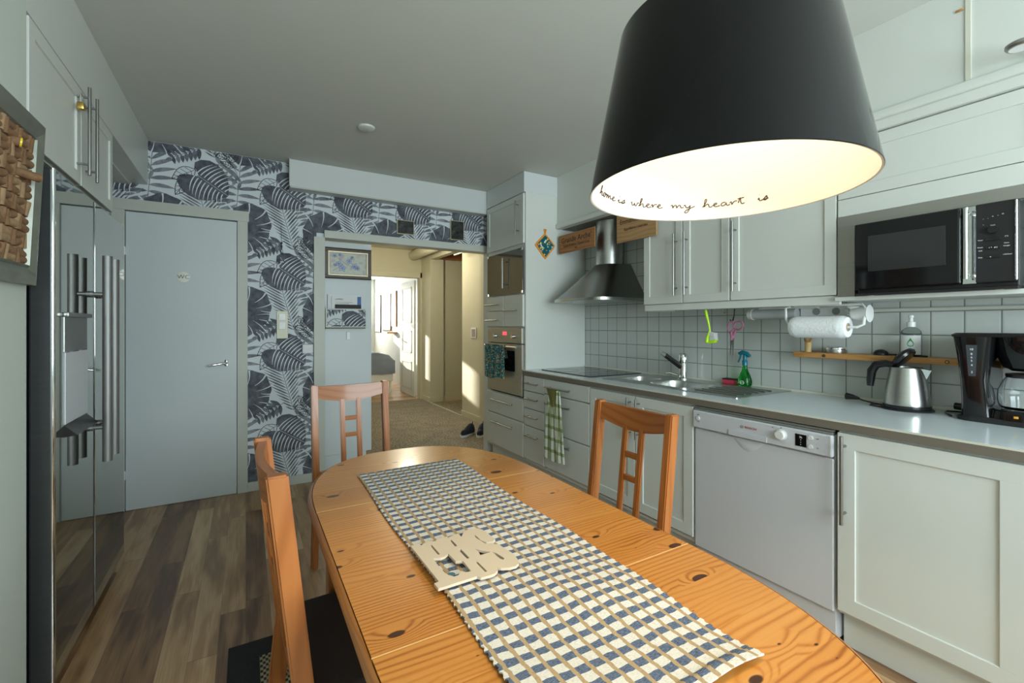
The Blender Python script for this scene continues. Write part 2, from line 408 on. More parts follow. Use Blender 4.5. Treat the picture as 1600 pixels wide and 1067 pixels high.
# ------------------------------------------------------------------ wallpaper
def clip(poly, r):
    def cut(P, ins, inter):
        o = []
        for i in range(len(P)):
            a, b = P[i - 1], P[i]
            if ins(b):
                if not ins(a): o.append(inter(a, b))
                o.append(b)
            elif ins(a): o.append(inter(a, b))
        return o
    def ix(v): return lambda a, b: (v, a[1] + (b[1] - a[1]) * (v - a[0]) / (b[0] - a[0]))
    def iy(v): return lambda a, b: (a[0] + (b[0] - a[0]) * (v - a[1]) / (b[1] - a[1]), v)
    for ins, inter in ((lambda p: p[0] >= r[0], ix(r[0])), (lambda p: p[0] <= r[1], ix(r[1])), (lambda p: p[1] >= r[2], iy(r[2])), (lambda p: p[1] <= r[3], iy(r[3]))):
        poly = cut(poly, ins, inter) if poly else poly
        if len(poly) < 3: return []
    return poly
def rot(p, a, c=(0, 0)): return (c[0] + p[0] * math.cos(a) - p[1] * math.sin(a), c[1] + p[0] * math.sin(a) + p[1] * math.cos(a))
def leaflet(c, a, L, w, bend=0, n=7):
    up = []; dn = []
    for i in range(n + 1):
        t = i / n; h = w * math.sin(PI * t ** .8) * .5; y = bend * t * t
        up.append((L * t, y + h)); dn.append((L * t, y - h))
    return [rot(p, a, c) for p in up + dn[-2:0:-1]]
def ribbon(pts, w):
    out = []
    for i in range(len(pts) - 1):
        a, b = pts[i], pts[i + 1]; dx, dy = b[0] - a[0], b[1] - a[1]; l = math.hypot(dx, dy) or 1; nx, ny = -dy / l * w / 2, dx / l * w / 2
        out.append([(a[0] + nx, a[1] + ny), (b[0] + nx, b[1] + ny), (b[0] - nx, b[1] - ny), (a[0] - nx, a[1] - ny)])
    return out
def motif():
    """one repeat, .53 wide x .64 high: list of (polygon, material, layer)"""
    S = []; add = lambda p, m, l: S.append((p, m, l))
    # broad grey frond, stem at x=-.03
    for i in range(11):
        z = 1.93 - i * .045; k = math.sin(PI * (i + 1.2) / 13)
        for sgn in (1, -1):
            a = math.radians(74 - i * 9.5 + 5 * (sgn < 0)); L = (.10 + .06 * k)
            if i == 0: a = math.radians(78)
            ang = a if sgn > 0 else PI - a
            add(leaflet((-.028 - .004 * i, z), ang, L, .021 + .009 * k, -.03 * sgn), 3 if (i + (sgn < 0)) % 3 else 2, 1)
    for p in ribbon([(-.028, 1.96), (-.045, 1.70), (-.065, 1.47)], .004): add(p, 2, 2)
    # chevron fern
    base = (.226, 1.636); tip = (.330, 1.235)
    dirv = math.atan2(tip[1] - base[1], tip[0] - base[0])
    for i in range(17):
        t = i / 16; c = (base[0] + (tip[0] - base[0]) * t, base[1] + (tip[1] - base[1]) * t); L = .05 + .135 * math.sin(PI * min(1, (t * .82 + .12))) * (1 - .25 * t)
        for sgn in (1, -1):
            add(leaflet(c, dirv + PI + sgn * math.radians(-50 if sgn > 0 else -46), L * (1.05 if sgn < 0 else .9), .0105 + .003 * (i % 2), 0, 4), 2 if (i // 2) % 4 else 1, 2)
    for p in ribbon([base, tip], .003): add(p, 1, 3)
    # radial monstera
    cx, cz = .018, 1.385; out = []
    for i in range(48):
        a = 2 * PI * i / 48; r = .165 * (1 - .10 * math.cos(a * 2 + .6)) * (1 + .03 * math.sin(a * 9)); out.append((cx + r * math.cos(a), cz + r * math.sin(a)))
    add(out, 1, 3)
    for i, a in enumerate([-2.7, -2.0, -1.45, -.95, -.55, -.18, .18, .55, 1.0, 1.6, 2.3, 2.95]):
        o = (cx - .01 + .02 * math.cos(a), cz - .02 + .02 * math.sin(a)); q = []
        for k in range(7):
            t = k / 6; rr = (.05 if i % 2 else .075) + (.13 if i % 2 else .105) * t; q.append((rr, .022 * math.sin(t * 2.0) * (1 if i < 6 else -1)))
        L1 = [rot((x, y + .0004 + .0052 * ((x - .05) / .13)), a, o) for x, y in q]; L2 = [rot((x, y - .0004 - .0052 * ((x - .05) / .13)), a, o) for x, y in q]
        add(L1 + L2[::-1], 0, 4)
    # spray of round-tipped leaflets
    a0 = (.236, 1.285); a1 = (.075, 1.185)
    dv = math.atan2(a1[1] - a0[1], a1[0] - a0[0])
    for i in range(7):
        t = i / 6.5; c = (a0[0] + (a1[0] - a0[0]) * t, a0[1] + (a1[1] - a0[1]) * t); L = .085 * (1 - .45 * t)
        for sgn in (1, -1): add(leaflet(c, dv + sgn * math.radians(52), L, .032 * (1 - .3 * t), .012 * sgn), 2 if i % 2 else 1, 4)
    add(leaflet(a1, dv, .045, .022), 2, 4)
    for p in ribbon([(.27, 1.30), a0, a1], .0035): add(p, 1, 5)
    # big heart-shaped monstera
    C = (.268, 1.668); stem = (.232, 1.722); tp = (.418, 1.600); ax = math.atan2(tp[1] - stem[1], tp[0] - stem[0]); Lm = math.hypot(tp[0] - stem[0], tp[1] - stem[1])
    hp = [(1, 0), (.93, .11), (.83, .28), (.66, .47), (.45, .60), (.2, .66), (-.05, .62), (-.24, .48), (-.32, .30), (-.22, .12), (-.02, .03), (-.02, -.03), (-.25, -.14), (-.40, -.30), (-.36, -.50), (-.16, -.64), (.12, -.70), (.40, -.66), (.62, -.52), (.80, -.34), (.92, -.15)]
    add([rot((x * Lm, y * Lm * 1.02), ax, stem) for x, y in hp], 1, 6)
    for sgn in (1, -1):
        for i in range(9):
            t = -.10 + i * .115; y1 = .62 * (1 - abs(t - .18) ** 1.6 * .95) * 1.05
            q = []
            for k in range(7):
                u = k / 6; q.append((t + .17 * u * u + .02, sgn * (.055 + (y1 - .05) * u)))
            w = [.0008 + .0032 * math.sin(PI * min(1, .25 + .75 * k / 6)) for k in range(7)]
            A = [rot((q[k][0] * Lm, q[k][1] * Lm + 0), ax, stem) for k in range(7)]
            aa = [(p[0] + w[k] * math.cos(ax), p[1] + w[k] * math.sin(ax)) for k, p in enumerate(A)]; bb = [(p[0] - w[k] * math.cos(ax), p[1] - w[k] * math.sin(ax)) for k, p in enumerate(A)]
            add(aa + bb[::-1], 0, 7)
    for p in ribbon([(.215, 1.77), stem, tp], .0022): add(p, 0, 7)
    # two line-drawn leaves
    def outl(c, a, L, W, n=6):
        up = [(L * t / n, W * math.sin(PI * (t / n) ** .85) * .5) for t in range(n + 1)]; dn = [(x, -y) for x, y in up][::-1]
        for p in ribbon([rot(q, a, c) for q in up + dn], .0042): add(p, 4, 5)
        for p in ribbon([rot((0, 0), a, c), rot((L, 0), a, c)], .003): add(p, 4, 5)
        for i in range(1, 5):
            for sg in (1, -1):
                x = L * i / 5.5
                for p in ribbon([rot((x, 0), a, c), rot((min(L, x + L * .13), sg * W * .42 * math.sin(PI * ((i + .7) / 5.6) ** .85)), a, c)], .003): add(p, 4, 5)
    outl((.215, 1.765), math.radians(212), .165, .10); outl((.185, 1.71), math.radians(238), .17, .085)
    st = (.475, 1.14)
    outl((.365, 1.345), math.radians(-60), .11, .05); outl((.385, 1.27), math.radians(60), .09, .045); outl((.425, 1.215), math.radians(55), .10, .05); outl((.41, 1.24), math.radians(165), .085, .04); outl((.45, 1.18), math.radians(160), .09, .04)
    for p in ribbon([(.375, 1.31), (.42, 1.23), st], .0028): add(p, 4, 5)
    # right-hand light sprig under the big leaf
    for i in range(6):
        add(leaflet((.36 + .022 * i, 1.60 - .028 * i), math.radians(200 - 4 * i), .075, .018, .01), 3, 2)
        add(leaflet((.36 + .022 * i, 1.60 - .028 * i), math.radians(60 - 12 * i), .06, .018, .01), 3, 2)
    # upper right dark spray
    for i in range(6):
        c = (.36 + .028 * i, 1.83 - .022 * i)
        for sgn in (1, -1): add(leaflet(c, math.radians(160 + sgn * 55 + 6 * i), .075, .024, .008), 3, 1)
    return S
MOTIF = motif()
def wallpaper(mb, rects, place, dx=0, dz=0):
    """place(x, z, layer) -> 3D point"""
    for (x0, x1, z0, z1) in rects:
        for i in range(-5, 7):
            for j in range(-4, 4):
                ox, oz = i * .53 + dx, j * .64 + dz
                if ox > x1 + .4 or ox + .6 < x0 - .4 or 1.0 + oz > z1 + .3 or 2.2 + oz < z0 - .3: continue
                for k, (p, m, l) in enumerate(MOTIF):
                    q = clip([(a + ox, b + oz) for a, b in p], (x0, x1, z0, z1))
                    if len(q) >= 3: mb.poly([place(a, b, l + (k % 10) * .05) for a, b in q], m)

# ------------------------------------------------------------------ shell
def struct(name, mb, m, parent=None, **k): return mb.build(name, m, parent, kind='structure' if parent is None else None, **k)
struct('floor', B(-1.6, 2.72, -1.7, 4.12, -.05, 0), M['floor'])
struct('floor_hall', B(.5, 2.63, 4.12, 7.62, -.05, 0), M['carpet'])
struct('floor_bedroom', B(.2, 2.9, 7.62, 11.6, -.05, 0), M['bedfloor'])
struct('floor_entry', B(2.63, 4.2, 5.2, 7.3, -.05, 0).box(2.64, 3.6, 5.9, 7.1, 0, .002, mi=1), [M['bedfloor'], M['carpet']])
struct('ceiling', B(-1.6, 2.72, -1.7, 4.12, HC, HC + .05), M['ceiling'])
struct('ceiling_hall', B(.5, 4.2, 4.12, 7.62, 2.56, 2.61), M['hallwall'])
struct('ceiling_bedroom', B(.2, 2.9, 7.62, 11.6, 2.42, 2.47), M['cab'])

mb = MB()
for r in ((-1.6, -.72, 0, HC), (-.72, -.05, 2.06, HC), (-.05, .56, 0, HC), (.56, 2.08, 2.0, HC), (2.08, 2.72, 0, HC)):
    mb.box(r[0], r[1], YB, YB + .1, r[2], r[3], mi=0)
wallpaper(mb, [(-1.6, -.784, 0, 2.56), (-.784, .013, 2.1, 2.56), (.013, .50, .06, 2.56), (.50, 2.1, 2.03, 2.56)], lambda x, z, l: (x, YB - .0006 - l * .0002, z))
mb.box(-.72, -.05, YB + .04, YB + .1, 0, 2.06)  # added unseen backing behind the WC door, stops light leaking under it
struct('wall_back', mb, WP, recalc=False, smooth=False)
struct('wall_left', B(XL - .12, XL, -1.7, 1.979, 0, HC), M['wallpaint'])
struct('wall_left_niche', B(-1.7, -1.6, 1.9, 4.1, 0, HC).box(-1.6, XL - .13, 1.9, 1.97, 0, HC), M['wallpaint'])
mb = B(XW, XW + .08, -1.7, 4.018, 0, HC, mi=0)
struct('wall_right', mb, M['tile'])
# wall behind the camera with the daylight window
mb = B(-1.7, .15, -1.8, -1.7, 0, HC).box(2.35, 2.74, -1.8, -1.7, 0, HC).box(.15, 2.35, -1.8, -1.7, 0, .85).box(.15, 2.35, -1.8, -1.7, 2.25, HC)
struct('wall_front', mb, M['wallpaint'])
w1 = struct('window_1', B(.15, 2.35, -1.79, -1.71, .85, .91).box(.15, 2.35, -1.79, -1.71, 2.19, 2.25).box(.15, .21, -1.79, -1.71, .91, 2.19).box(2.29, 2.35, -1.79, -1.71, .91, 2.19).box(1.22, 1.28, -1.79, -1.71, .91, 2.19), M['casing'])
# hall shell
struct('wall_hall_left', B(.38, .48, 4.13, 7.62, 0, 2.56), M['hallwall'])
mb = B(.2, 1.75, 7.60, 7.72, 0, 2.56).box(2.60, 2.9, 7.60, 7.72, 0, 2.56).box(1.75, 2.60, 7.60, 7.72, 2.09, 2.56)
struct('wall_hall_back', mb, M['hallwall'])
mb = B(2.63, 2.86, 7.145, 7.60, 0, 2.56).box(2.63, 2.73, 4.13, 5.87, 0, 2.56).box(2.63, 2.73, 5.87, 7.145, 2.36, 2.56)
struct('wall_hall_right', mb, M['hallwall'])
struct('wall_entry', B(2.86, 4.2, 7.22, 7.32, 0, 2.56).box(4.1, 4.2, 5.1, 7.22, 0, 2.56).box(2.73, 4.1, 5.1, 5.2, 0, 2.56), M['hallwall'])
struct('trim_entry_panel', B(2.74, 3.6, 7.06, 7.13, 2.37, 2.52), M['redwood'])
# bedroom shell: window in the far wall, plus added slit shaping the sun patch
mb = B(.1, .2, 7.6, 11.7, 0, 2.42).box(2.80, 2.9, 7.72, 11.7, 0, 2.42).box(.2, 1.38, 11.6, 11.7, 0, 2.42).box(1.50, 1.70, 11.6, 11.7, 0, 2.42).box(2.5, 2.9, 11.6, 11.7, 0, 2.42).box(1.70, 2.5, 11.6, 11.7, 0, 1.3).box(1.38, 1.5, 11.6, 11.7, 0, 1.75).box(1.38, 2.5, 11.6, 11.7, 2.22, 2.42)
struct('wall_bedroom', mb, M['cab'])
struct('window_2', B(1.70, 1.74, 11.62, 11.68, 1.3, 2.22).box(2.46, 2.50, 11.62, 11.68, 1.3, 2.22).box(1.74, 2.46, 11.62, 11.68, 1.3, 1.34).box(1.74, 2.46, 11.62, 11.68, 2.18, 2.22), M['cab'])

# trims
def trim(n, mb, m='casing'): return struct('trim_%d' % n, mb, M[m])
trim(1, B(-.784, -.712, YB - .018, YB, 0, 2.06, .002).box(-.784, .021, YB - .018, YB, 2.06, 2.137, .002).box(-.055, .013, YB - .018, YB, 0, 2.06, .002))
trim(2, B(.478, .562, YB - .022, YB, 0, 1.995, .002).box(.475, .56, YB - .026, YB, 0, .07))
trim(3, B(.556, 2.08, YB - .03, YB + .10, 1.991, 2.054, .003))
trim(4, B(.296, 2.02, 3.905, YB - .004, 2.343, HC, .002), 'soffit')
trim(5, B(.290, 2.02, 3.897, 3.906, 2.340, 2.352).box(.290, .297, 3.897, 3.906, 2.34, HC))
struct('baseboard_back', B(.013, .475, YB - .014, YB, 0, .07, .002), M['casing'])
struct('baseboard_hall', B(2.615, 2.63, 4.2, 5.87, 0, .08).box(2.615, 2.63, 7.145, 7.6, 0, .08).box(2.615, 2.84, 7.13, 7.145, 0, .08).box(2.86, 4.1, 7.205, 7.22, 0, .07), M['hallwall'])
trim(6, B(2.60, 2.655, 7.56, 7.60, 0, 2.18, .003).box(1.70, 2.655, 7.56, 7.60, 2.09, 2.18, .003), 'hallwall')
trim(7, B(2.612, 2.632, 5.87, 7.145, 0, .006), 'counterlip')
trim(8, B(.97, 2.63, 4.105, 4.13, 0, .006), 'shelfwood')
# bulkhead above the fridge cabinets
trim(9, B(XL - .12, XL, 1.979, YB - .004, 2.25, HC, .001).box(-1.6, XL - .1, 3.05, YB - .004, 2.24, 2.25), 'cab')

# WC door with its lever, hinges and round sign
d1 = struct('door_1', B(-.708, -.058, YB - .008, YB + .03, .002, 2.052, .002), M['doorp'])
mb = B(-.136, -.112, YB - .018, YB - .008, .965, 1.015, .004)
mb.tube([(-.124, YB - .012, .992), (-.124, YB - .05, .992), (-.135, YB - .056, .991), (-.235, YB - .056, .976)], [.008, .008, .009, .007], 12)
mb.build('door_handle', M['chrome'], d1)
for z in (1.78, .247): B(-.722, -.706, YB - .026, YB - .008, z - .03, z + .03, .004).build('hinge', M['whitep'], d1)
mb = MB(); mb.cyl((-.386, YB - .012, 1.618), (-.386, YB - .008, 1.618), .038, None, 36, 0)
mb.text('WC', .040, TYm(-.386, YB - .0125, 1.618), 1, sx=1.05)
mb.build('door_sign', [M['steelh'], M['textdark']], d1, label='round grey WC sign')
# opened bedroom door, white with glazed upper panel
d2 = struct('door_2', B(2.555, 2.59, 7.76, 8.60, .01, 2.07, .002), M['cab'])
for z0, z1 in ((.12, .62), (.78, 1.18), (1.32, 1.96)):
    MB().box(2.549, 2.556, 7.90, 8.46, z0, z0 + .02).box(2.549, 2.556, 7.90, 8.46, z1 - .02, z1).box(2.549, 2.556, 7.90, 7.92, z0, z1).box(2.549, 2.556, 8.44, 8.46, z0, z1).build('panel_moulding', M['casing'], d2)
MB().tube([(2.556, 8.52, 1.02), (2.51, 8.52, 1.02), (2.505, 8.42, 1.02)], .009, 10).build('door_handle', M['chrome'], d2)

# ------------------------------------------------------------------ cabinet helpers
def panel(parent, n, f, y0, y1, z0, z1, w=.062, name='door', mat='cab', flat=False, label=None):
    b0 = f - n * .019
    if flat: mb = B(b0, f, y0, y1, z0, z1, .003)
    else:
        mb = B(b0, f - n * .007, y0 + .002, y1 - .002, z0 + .002, z1 - .002)
        mb.box(f - n * .012, f, y0, y1, z0, z0 + w, .002).box(f - n * .012, f, y0, y1, z1 - w, z1, .002).box(f - n * .012, f, y0, y0 + w, z0 + w - .002, z1 - w + .002, .002).box(f - n * .012, f, y1 - w, y1, z0 + w - .002, z1 - w + .002, .002)
    return mb.build(name, M[mat], parent, label)
def bar(parent, n, f, p0, p1, r=.006, so=.034, posts=(.12, .88)):
    """bar handle between p0=(y,z) and p1"""
    x = f + n * so; mb = MB().cyl((x, *p0), (x, *p1), r, None, 14)
    for t in posts:
        y = p0[0] + (p1[0] - p0[0]) * t; z = p0[1] + (p1[1] - p0[1]) * t; mb.cyl((f, y, z), (x, y, z), r * .75, None, 10)
    return mb.build('handle', M['handle'], parent, 'brushed metal bar handle')

# upper cabinet over the fridge
c = thing('wall_cabinet', 'white two-door cupboard above the fridge with long bar handles', 'cabinet', (-.8, 2.5, 1.846))
B(-1.15, XL - .022, 1.985, 3.045, 1.846, 2.248, .001).build('body', M['cab'], c)
for (y0, y1, hy) in ((2.0, 2.522, 2.471), (2.530, 3.04, 2.582)):
    d = panel(c, 1, XL, y0, y1, 1.850, 2.246, .05); bar(d, 1, XL, (hy, 1.883), (hy, 2.24), .006, .038)
mb = B(XL + .006, XL + .030, 2.432, 2.462, 2.135, 2.165, .006)
mb.build('padlock', M['brass'], None, 'small brass padlock hanging on the handle of the cupboard above the fridge', 'padlock', origin=(XL + .018, 2.447, 2.165))
pad = bpy.data.objects['padlock']
MB().tube([(XL + .018, 2.440, 2.163), (XL + .018, 2.438, 2.192), (XL + .018, 2.447, 2.205), (XL + .018, 2.458, 2.192), (XL + .018, 2.456, 2.163)], .0028, 8).build('shackle', M['chrome'], pad)

# ------------------------------------------------------------------ fridge
f = thing('fridge', 'tall side-by-side fridge with mirrored doors and thick vertical handles', 'fridge', (-.85, 2.54, 0))
B(-1.20, -.612, 2.055, 3.05, .02, 1.79, .004).build('body', M['fridgeside'], f)
B(-1.15, -.60, 2.08, 3.03, .0, .075).build('kick_plate', M['blackmatte'], f)
F0 = -.545
for y0, y1, nm in ((2.055, 2.503, 0), (2.513, 3.052, 1)):
    d = B(-.607, F0 - .003, y0, y1, .09, 1.79, .006).build('door', M['fridgeside'], f)
    B(F0 - .004, F0, y0 + .014, y1 - .003, .094, 1.786, .001).build('mirror_panel', M['mirror'], d)
    if nm == 0: MB().cyl((F0 - .007, y0 + .010, .09), (F0 - .007, y0 + .010, 1.79), .009, None, 16).build('edge_trim', M['chrome'], d)
    hy = 2.46 if nm == 0 else 2.575
    h = MB().cyl((-.492, hy, .712), (-.492, hy, 1.556), .0165, None, 24)
    for z in (.853, 1.398): h.cyl((F0, hy, z), (-.492, hy, z), .0085, None, 14).cyl((F0, hy, z), (F0 + .010, hy, z), .0125, None, 14)
    h.build('handle', M['fhandle'], d)
dd = B(F0, F0 + .004, 2.150, 2.408, .925, 1.175, .001).build('dispenser_flap', M['dw'], f, 'pale flap of the water dispenser')
B(F0, F0 + .0015, 2.150, 2.408, 1.178, 1.300).build('dispenser_recess', M['hoodsteel'], f)
B(F0, F0 + .016, 2.135, 2.415, 1.300, 1.316, .003).build('dispenser_top', M['handle'], f)
MB().prism([(F0, 2.15, .922), (F0 + .035, 2.15, .885), (F0, 2.15, .880)], (0, .258, 0)).build('drip_tray', M['black'], f)

# ------------------------------------------------------------------ cork picture on the near left wall
cf = thing('cork_picture', 'framed picture of wine corks hanging on the left wall', 'picture', (-.575, 1.78, 1.39))
def lean(x, y, z): return (x + .022 * (z - 1.39) / .5, y, z)
mb = MB()
def frm(mb, y0, y1, z0, z1, w, x0, x1, mi=0):
    a = [(y0, z0), (y1, z0), (y1, z1), (y0, z1)]; b = [(y0 + w, z0 + w), (y1 - w, z0 + w), (y1 - w, z1 - w), (y0 + w, z1 - w)]
    for i in range(4):
        j = (i + 1) % 4
        m0 = [(a[i][0] * .5 + b[i][0] * .5, a[i][1] * .5 + b[i][1] * .5), (a[j][0] * .5 + b[j][0] * .5, a[j][1] * .5 + b[j][1] * .5)]
        P = lambda q, x: lean(x, q[0], q[1])
        mb.poly([P(a[i], x0), P(a[j], x0), P(a[j], x1), P(a[i], x1)], mi)
        mb.poly([P(a[i], x1), P(a[j], x1), P(m0[1], x1 + .006), P(m0[0], x1 + .006)], mi)
        mb.poly([P(m0[0], x1 + .006), P(m0[1], x1 + .006), P(b[j], x1 - .008), P(b[i], x1 - .008)], mi)
        mb.poly([P(b[i], x1 - .008), P(b[j], x1 - .008), P(b[j], x0), P(b[i], x0)], mi)
frm(mb, 1.60, 1.958, 1.393, 1.885, .052, -.584, -.560); mb.build('frame', M['frameold'], cf, recalc=True)
mb = MB(); frm(mb, 1.652, 1.908, 1.443, 1.835, .012, -.580, -.566); mb.build('inner_frame', M['frameold'], cf)
MB().poly([lean(-.580, 1.61, 1.41), lean(-.580, 1.95, 1.41), lean(-.580, 1.95, 1.87), lean(-.580, 1.61, 1.87)]).build('backing_board', M['cork'], cf)
protos = []
for k, mt in enumerate(('cork', 'corklight')):
    protos.append(None)
i = 0
for row in range(8):
    for colm in range(6):
        y = 1.672 + colm * .0395; z = 1.472 + row * .0475; v = (row + colm) % 2
        if y > 1.90: continue
        ps = ((0, -.010), (0, .012)) if v else ((-.010, 0), (.012, 0))
        for (dy, dz) in ps[:]:
            a = random.uniform(-.25, .25) + (PI / 2 if not v else 0); L = .0215
            cy, cz = y + dy, z + dz; ux, uz = math.cos(a) * L, math.sin(a) * L
            MB().cyl(lean(-.576, cy - ux, cz - uz), lean(-.575 + random.uniform(-.002, .004), cy + ux, cz + uz), .0122, .0122, 12).build('cork', M['cork'] if random.random() < .7 else M['corklight'], cf)
            i += 1
    if i > 96: break
MB().cyl((-.562, 1.79, 1.703), (-.520, 1.842, 1.700), .0125, None, 14).build('cork', M['cork'], cf)
mb = MB().cyl((-.562, 1.76, 1.778), (-.538, 1.768, 1.776), .013, None, 14).cyl((-.538, 1.768, 1.776), (-.534, 1.7695, 1.7756), .0135, None, 14, mi=1)
mb.build('cork', [M['cork'], M['yellow']], cf, 'cork with a yellow foil band')

# ------------------------------------------------------------------ small things on the back wall
def onwall(x0, x1, z0, z1, t, b=.003, y=YB): return B(x0, x1, y - t, y, z0, z1, b)
s = thing('light_switch', 'cream wall switch plate with two rockers beside the WC door', 'switch', (.249, YB - .004, 1.167))
onwall(.209, .289, 1.167, 1.384, .012).build('plate', M['cream'], s)
for z in (1.31, 1.24): onwall(.224, .273, z, z + .055, .017, .002).build('rocker', M['whitep'], s)
s = thing('thermostat', 'small white thermostat box on the leaf wallpaper', 'thermostat', (.432, YB - .004, 1.044))
onwall(.392, .473, 1.044, 1.118, .022, .004).build('body', M['dw'], s)
onwall(.402, .460, 1.080, 1.108, .024, .001).build('display', M['paper'], s)
s = thing('hanging_ornament', 'little glass bottle ornament hanging on a thread on the leaf wallpaper', 'ornament', (.247, YB - .03, 1.77))
MB().lathe([(0, 0), (.013, 0), (.015, .02), (.014, .07), (.006, .085), (.006, .10), (0, .10)], (.247, YB - .02, 1.765), 16).build('bottle', M['glass'], s)
MB().tube([(.247, YB - .018, 1.865), (.243, YB - .008, 1.95), (.240, YB - .006, 2.06)], .0012, 6).build('thread', M['tilegrey'], s)
for z in (1.895, 1.92): MB().lathe([(0, -.009), (.009, 0), (0, .009)], (.244, YB - .013, z), 10).build('bead', M['textdark'], s)
for (x0, x1, z0, z1, lab) in ((1.161, 1.317, 2.088, 2.214, 'small dark photo panel of pale tree tops, left of the two above the hall opening'), (1.672, 1.810, 2.085, 2.268, 'small dark photo panel of a pointed tree, nearest the tall oven cabinet')):
    s = thing('photo_panel', lab, 'picture', ((x0 + x1) / 2, YB - .01, z0), group=None)
    onwall(x0, x1, z0, z1, .02, .001).build('board', M['framegold'], s)
    MB().box(x0 + .005, x1 - .005, YB - .0215, YB - .0195, z0 + .005, z1 - .005).build('print', M['photo'], s)

# closet panel beside the hall opening and what hangs on it
c = thing('tall_closet', 'tall pale closet side between leaf wallpaper and the hall opening', 'closet', (.77, 4.4, 0))
B(.50, .968, 4.132, 4.68, .16, 1.99, .002).build('body', M['doorp'], c)
B(.50, .925, 4.15, 4.66, 0, .16).build('plinth', M['doorp'], c)
YC = 4.130
p = thing('flower_picture', 'flower painting in a dark carved frame on the closet side', 'picture', (.76, YC - .02, 1.665))
mb = MB()
def frameY(mb, x0, x1, z0, z1, w, y0, y1, mi=0, b=.002):
    mb.box(x0, x1, y0, y1, z0, z0 + w, b, mi=mi).box(x0, x1, y0, y1, z1 - w, z1, b, mi=mi).box(x0, x0 + w, y0, y1, z0 + w, z1 - w, b, mi=mi).box(x1 - w, x1, y0, y1, z0 + w, z1 - w, b, mi=mi)
fx0, fx1, fz0, fz1 = .574, .962, 1.672, 1.937
frameY(mb, fx0, fx1, fz0, fz1, .028, YC - .026, YC - .001)
for k in range(34):
    x = fx0 + .008 + k * (fx1 - fx0 - .016) / 33
    for z in (fz0 + .006, fz1 - .006): mb.cyl((x - .004, YC - .027, z - .004), (x + .004, YC - .027, z + .004), .0035, None, 6)
mb.build('frame', M['framedark'], p)
mb = MB(); frameY(mb, fx0 + .027, fx1 - .027, fz0 + .027, fz1 - .027, .014, YC - .024, YC - .004); mb.build('inner_frame', M['framegold'], p)
mb = B(fx0 + .038, fx1 - .038, YC - .010, YC - .002, fz0 + .038, fz1 - .038)
random.seed(3)
for (cx, cz, r) in ((.655, 1.868, .016), (.70, 1.878, .014), (.69, 1.80, .022), (.72, 1.765, .026), (.775, 1.828, .022), (.82, 1.785, .024), (.66, 1.79, .014), (.845, 1.77, .018), (.80, 1.86, .013)):
    for a in range(5):
        q = leaflet((cx, cz), a * 2 * PI / 5 + cx * 9, r * 1.3, r * .9)
        mb.poly([(u, YC - .0105 - a * .00005, v) for u, v in q], 1)
        for rr in ribbon(q + [q[0]], .0012): mb.poly([(u, YC - .0112, v) for u, v in rr], 2)
for (a, b, cc, d) in ((.66, 1.87, .75, 1.80), (.75, 1.80, .86, 1.76), (.64, 1.74, .72, 1.79), (.78, 1.84, .81, 1.87)):
    for rr in ribbon([(a, b), (cc, d)], .0018): mb.poly([(u, YC - .0108, v) for u, v in rr], 2)
mb.build('canvas', [M['painting'], plain('pale_blue_petals', (.38, .46, .72), .5), M['textdark']], p, recalc=False, smooth=False)
# leaf pattern magazine pocket with leaflets
p = thing('magazine_pocket', 'leaf-patterned pocket holding leaflets on the closet side', 'holder', (.74, YC - .04, 1.245))
mb = B(.572, .905, YC - .052, YC - .040, 1.245, 1.415).box(.572, .905, YC - .052, YC - .001, 1.240, 1.252).box(.565, .578, YC - .052, YC - .001, 1.240, 1.43)
mb.build('pocket', M['casing'], p)
mb = MB(); wallpaper(mb, [(.590, .905, 1.262, 1.405)], lambda x, z, l: (x, YC - .0526 - l * .0002, z), -.03, .19)
mb.poly([(.590, YC - .0523, 1.262), (.905, YC - .0523, 1.262), (.905, YC - .0523, 1.408), (.590, YC - .0523, 1.408)], 0)
mb.build('leaf_paper_front', WP, p, recalc=False, smooth=False)
lf = B(.600, .865, YC - .020, YC - .017, 1.30, 1.535).build('leaflet', M['paper'], None, 'white leaflet standing at the back of the leaf-patterned pocket', 'leaflet')
mb = B(.630, .872, YC - .030, YC - .027, 1.30, 1.520, mi=0).box(.840, .872, YC - .0312, YC - .030, 1.42, 1.520, mi=1)
mb.text('LAMINA', .018, TYm(.69, YC - .0312, 1.495), 2)
for k in range(2): mb.box(.66, .80 - .03 * k, YC - .0308, YC - .0302, 1.468 - k * .012, 1.470 - k * .012, mi=2)
mb.build('leaflet', [M['paper'], M['blue'], M['textdark']], None, 'white leaflet with a blue strip standing in the leaf-patterned pocket', 'leaflet')
B(.655, .872, YC - .036, YC - .033, 1.30, 1.450).build('dark_booklet', M['blackmatte'], None, 'black booklet standing at the front of the leaf-patterned pocket', 'booklet')
B(.755, .785, YC - .010, YC - .001, 1.145, 1.215, .003).build('wall_hook', M['whitep'], None, 'small white adhesive hook on the closet side below the pocket', 'hook')

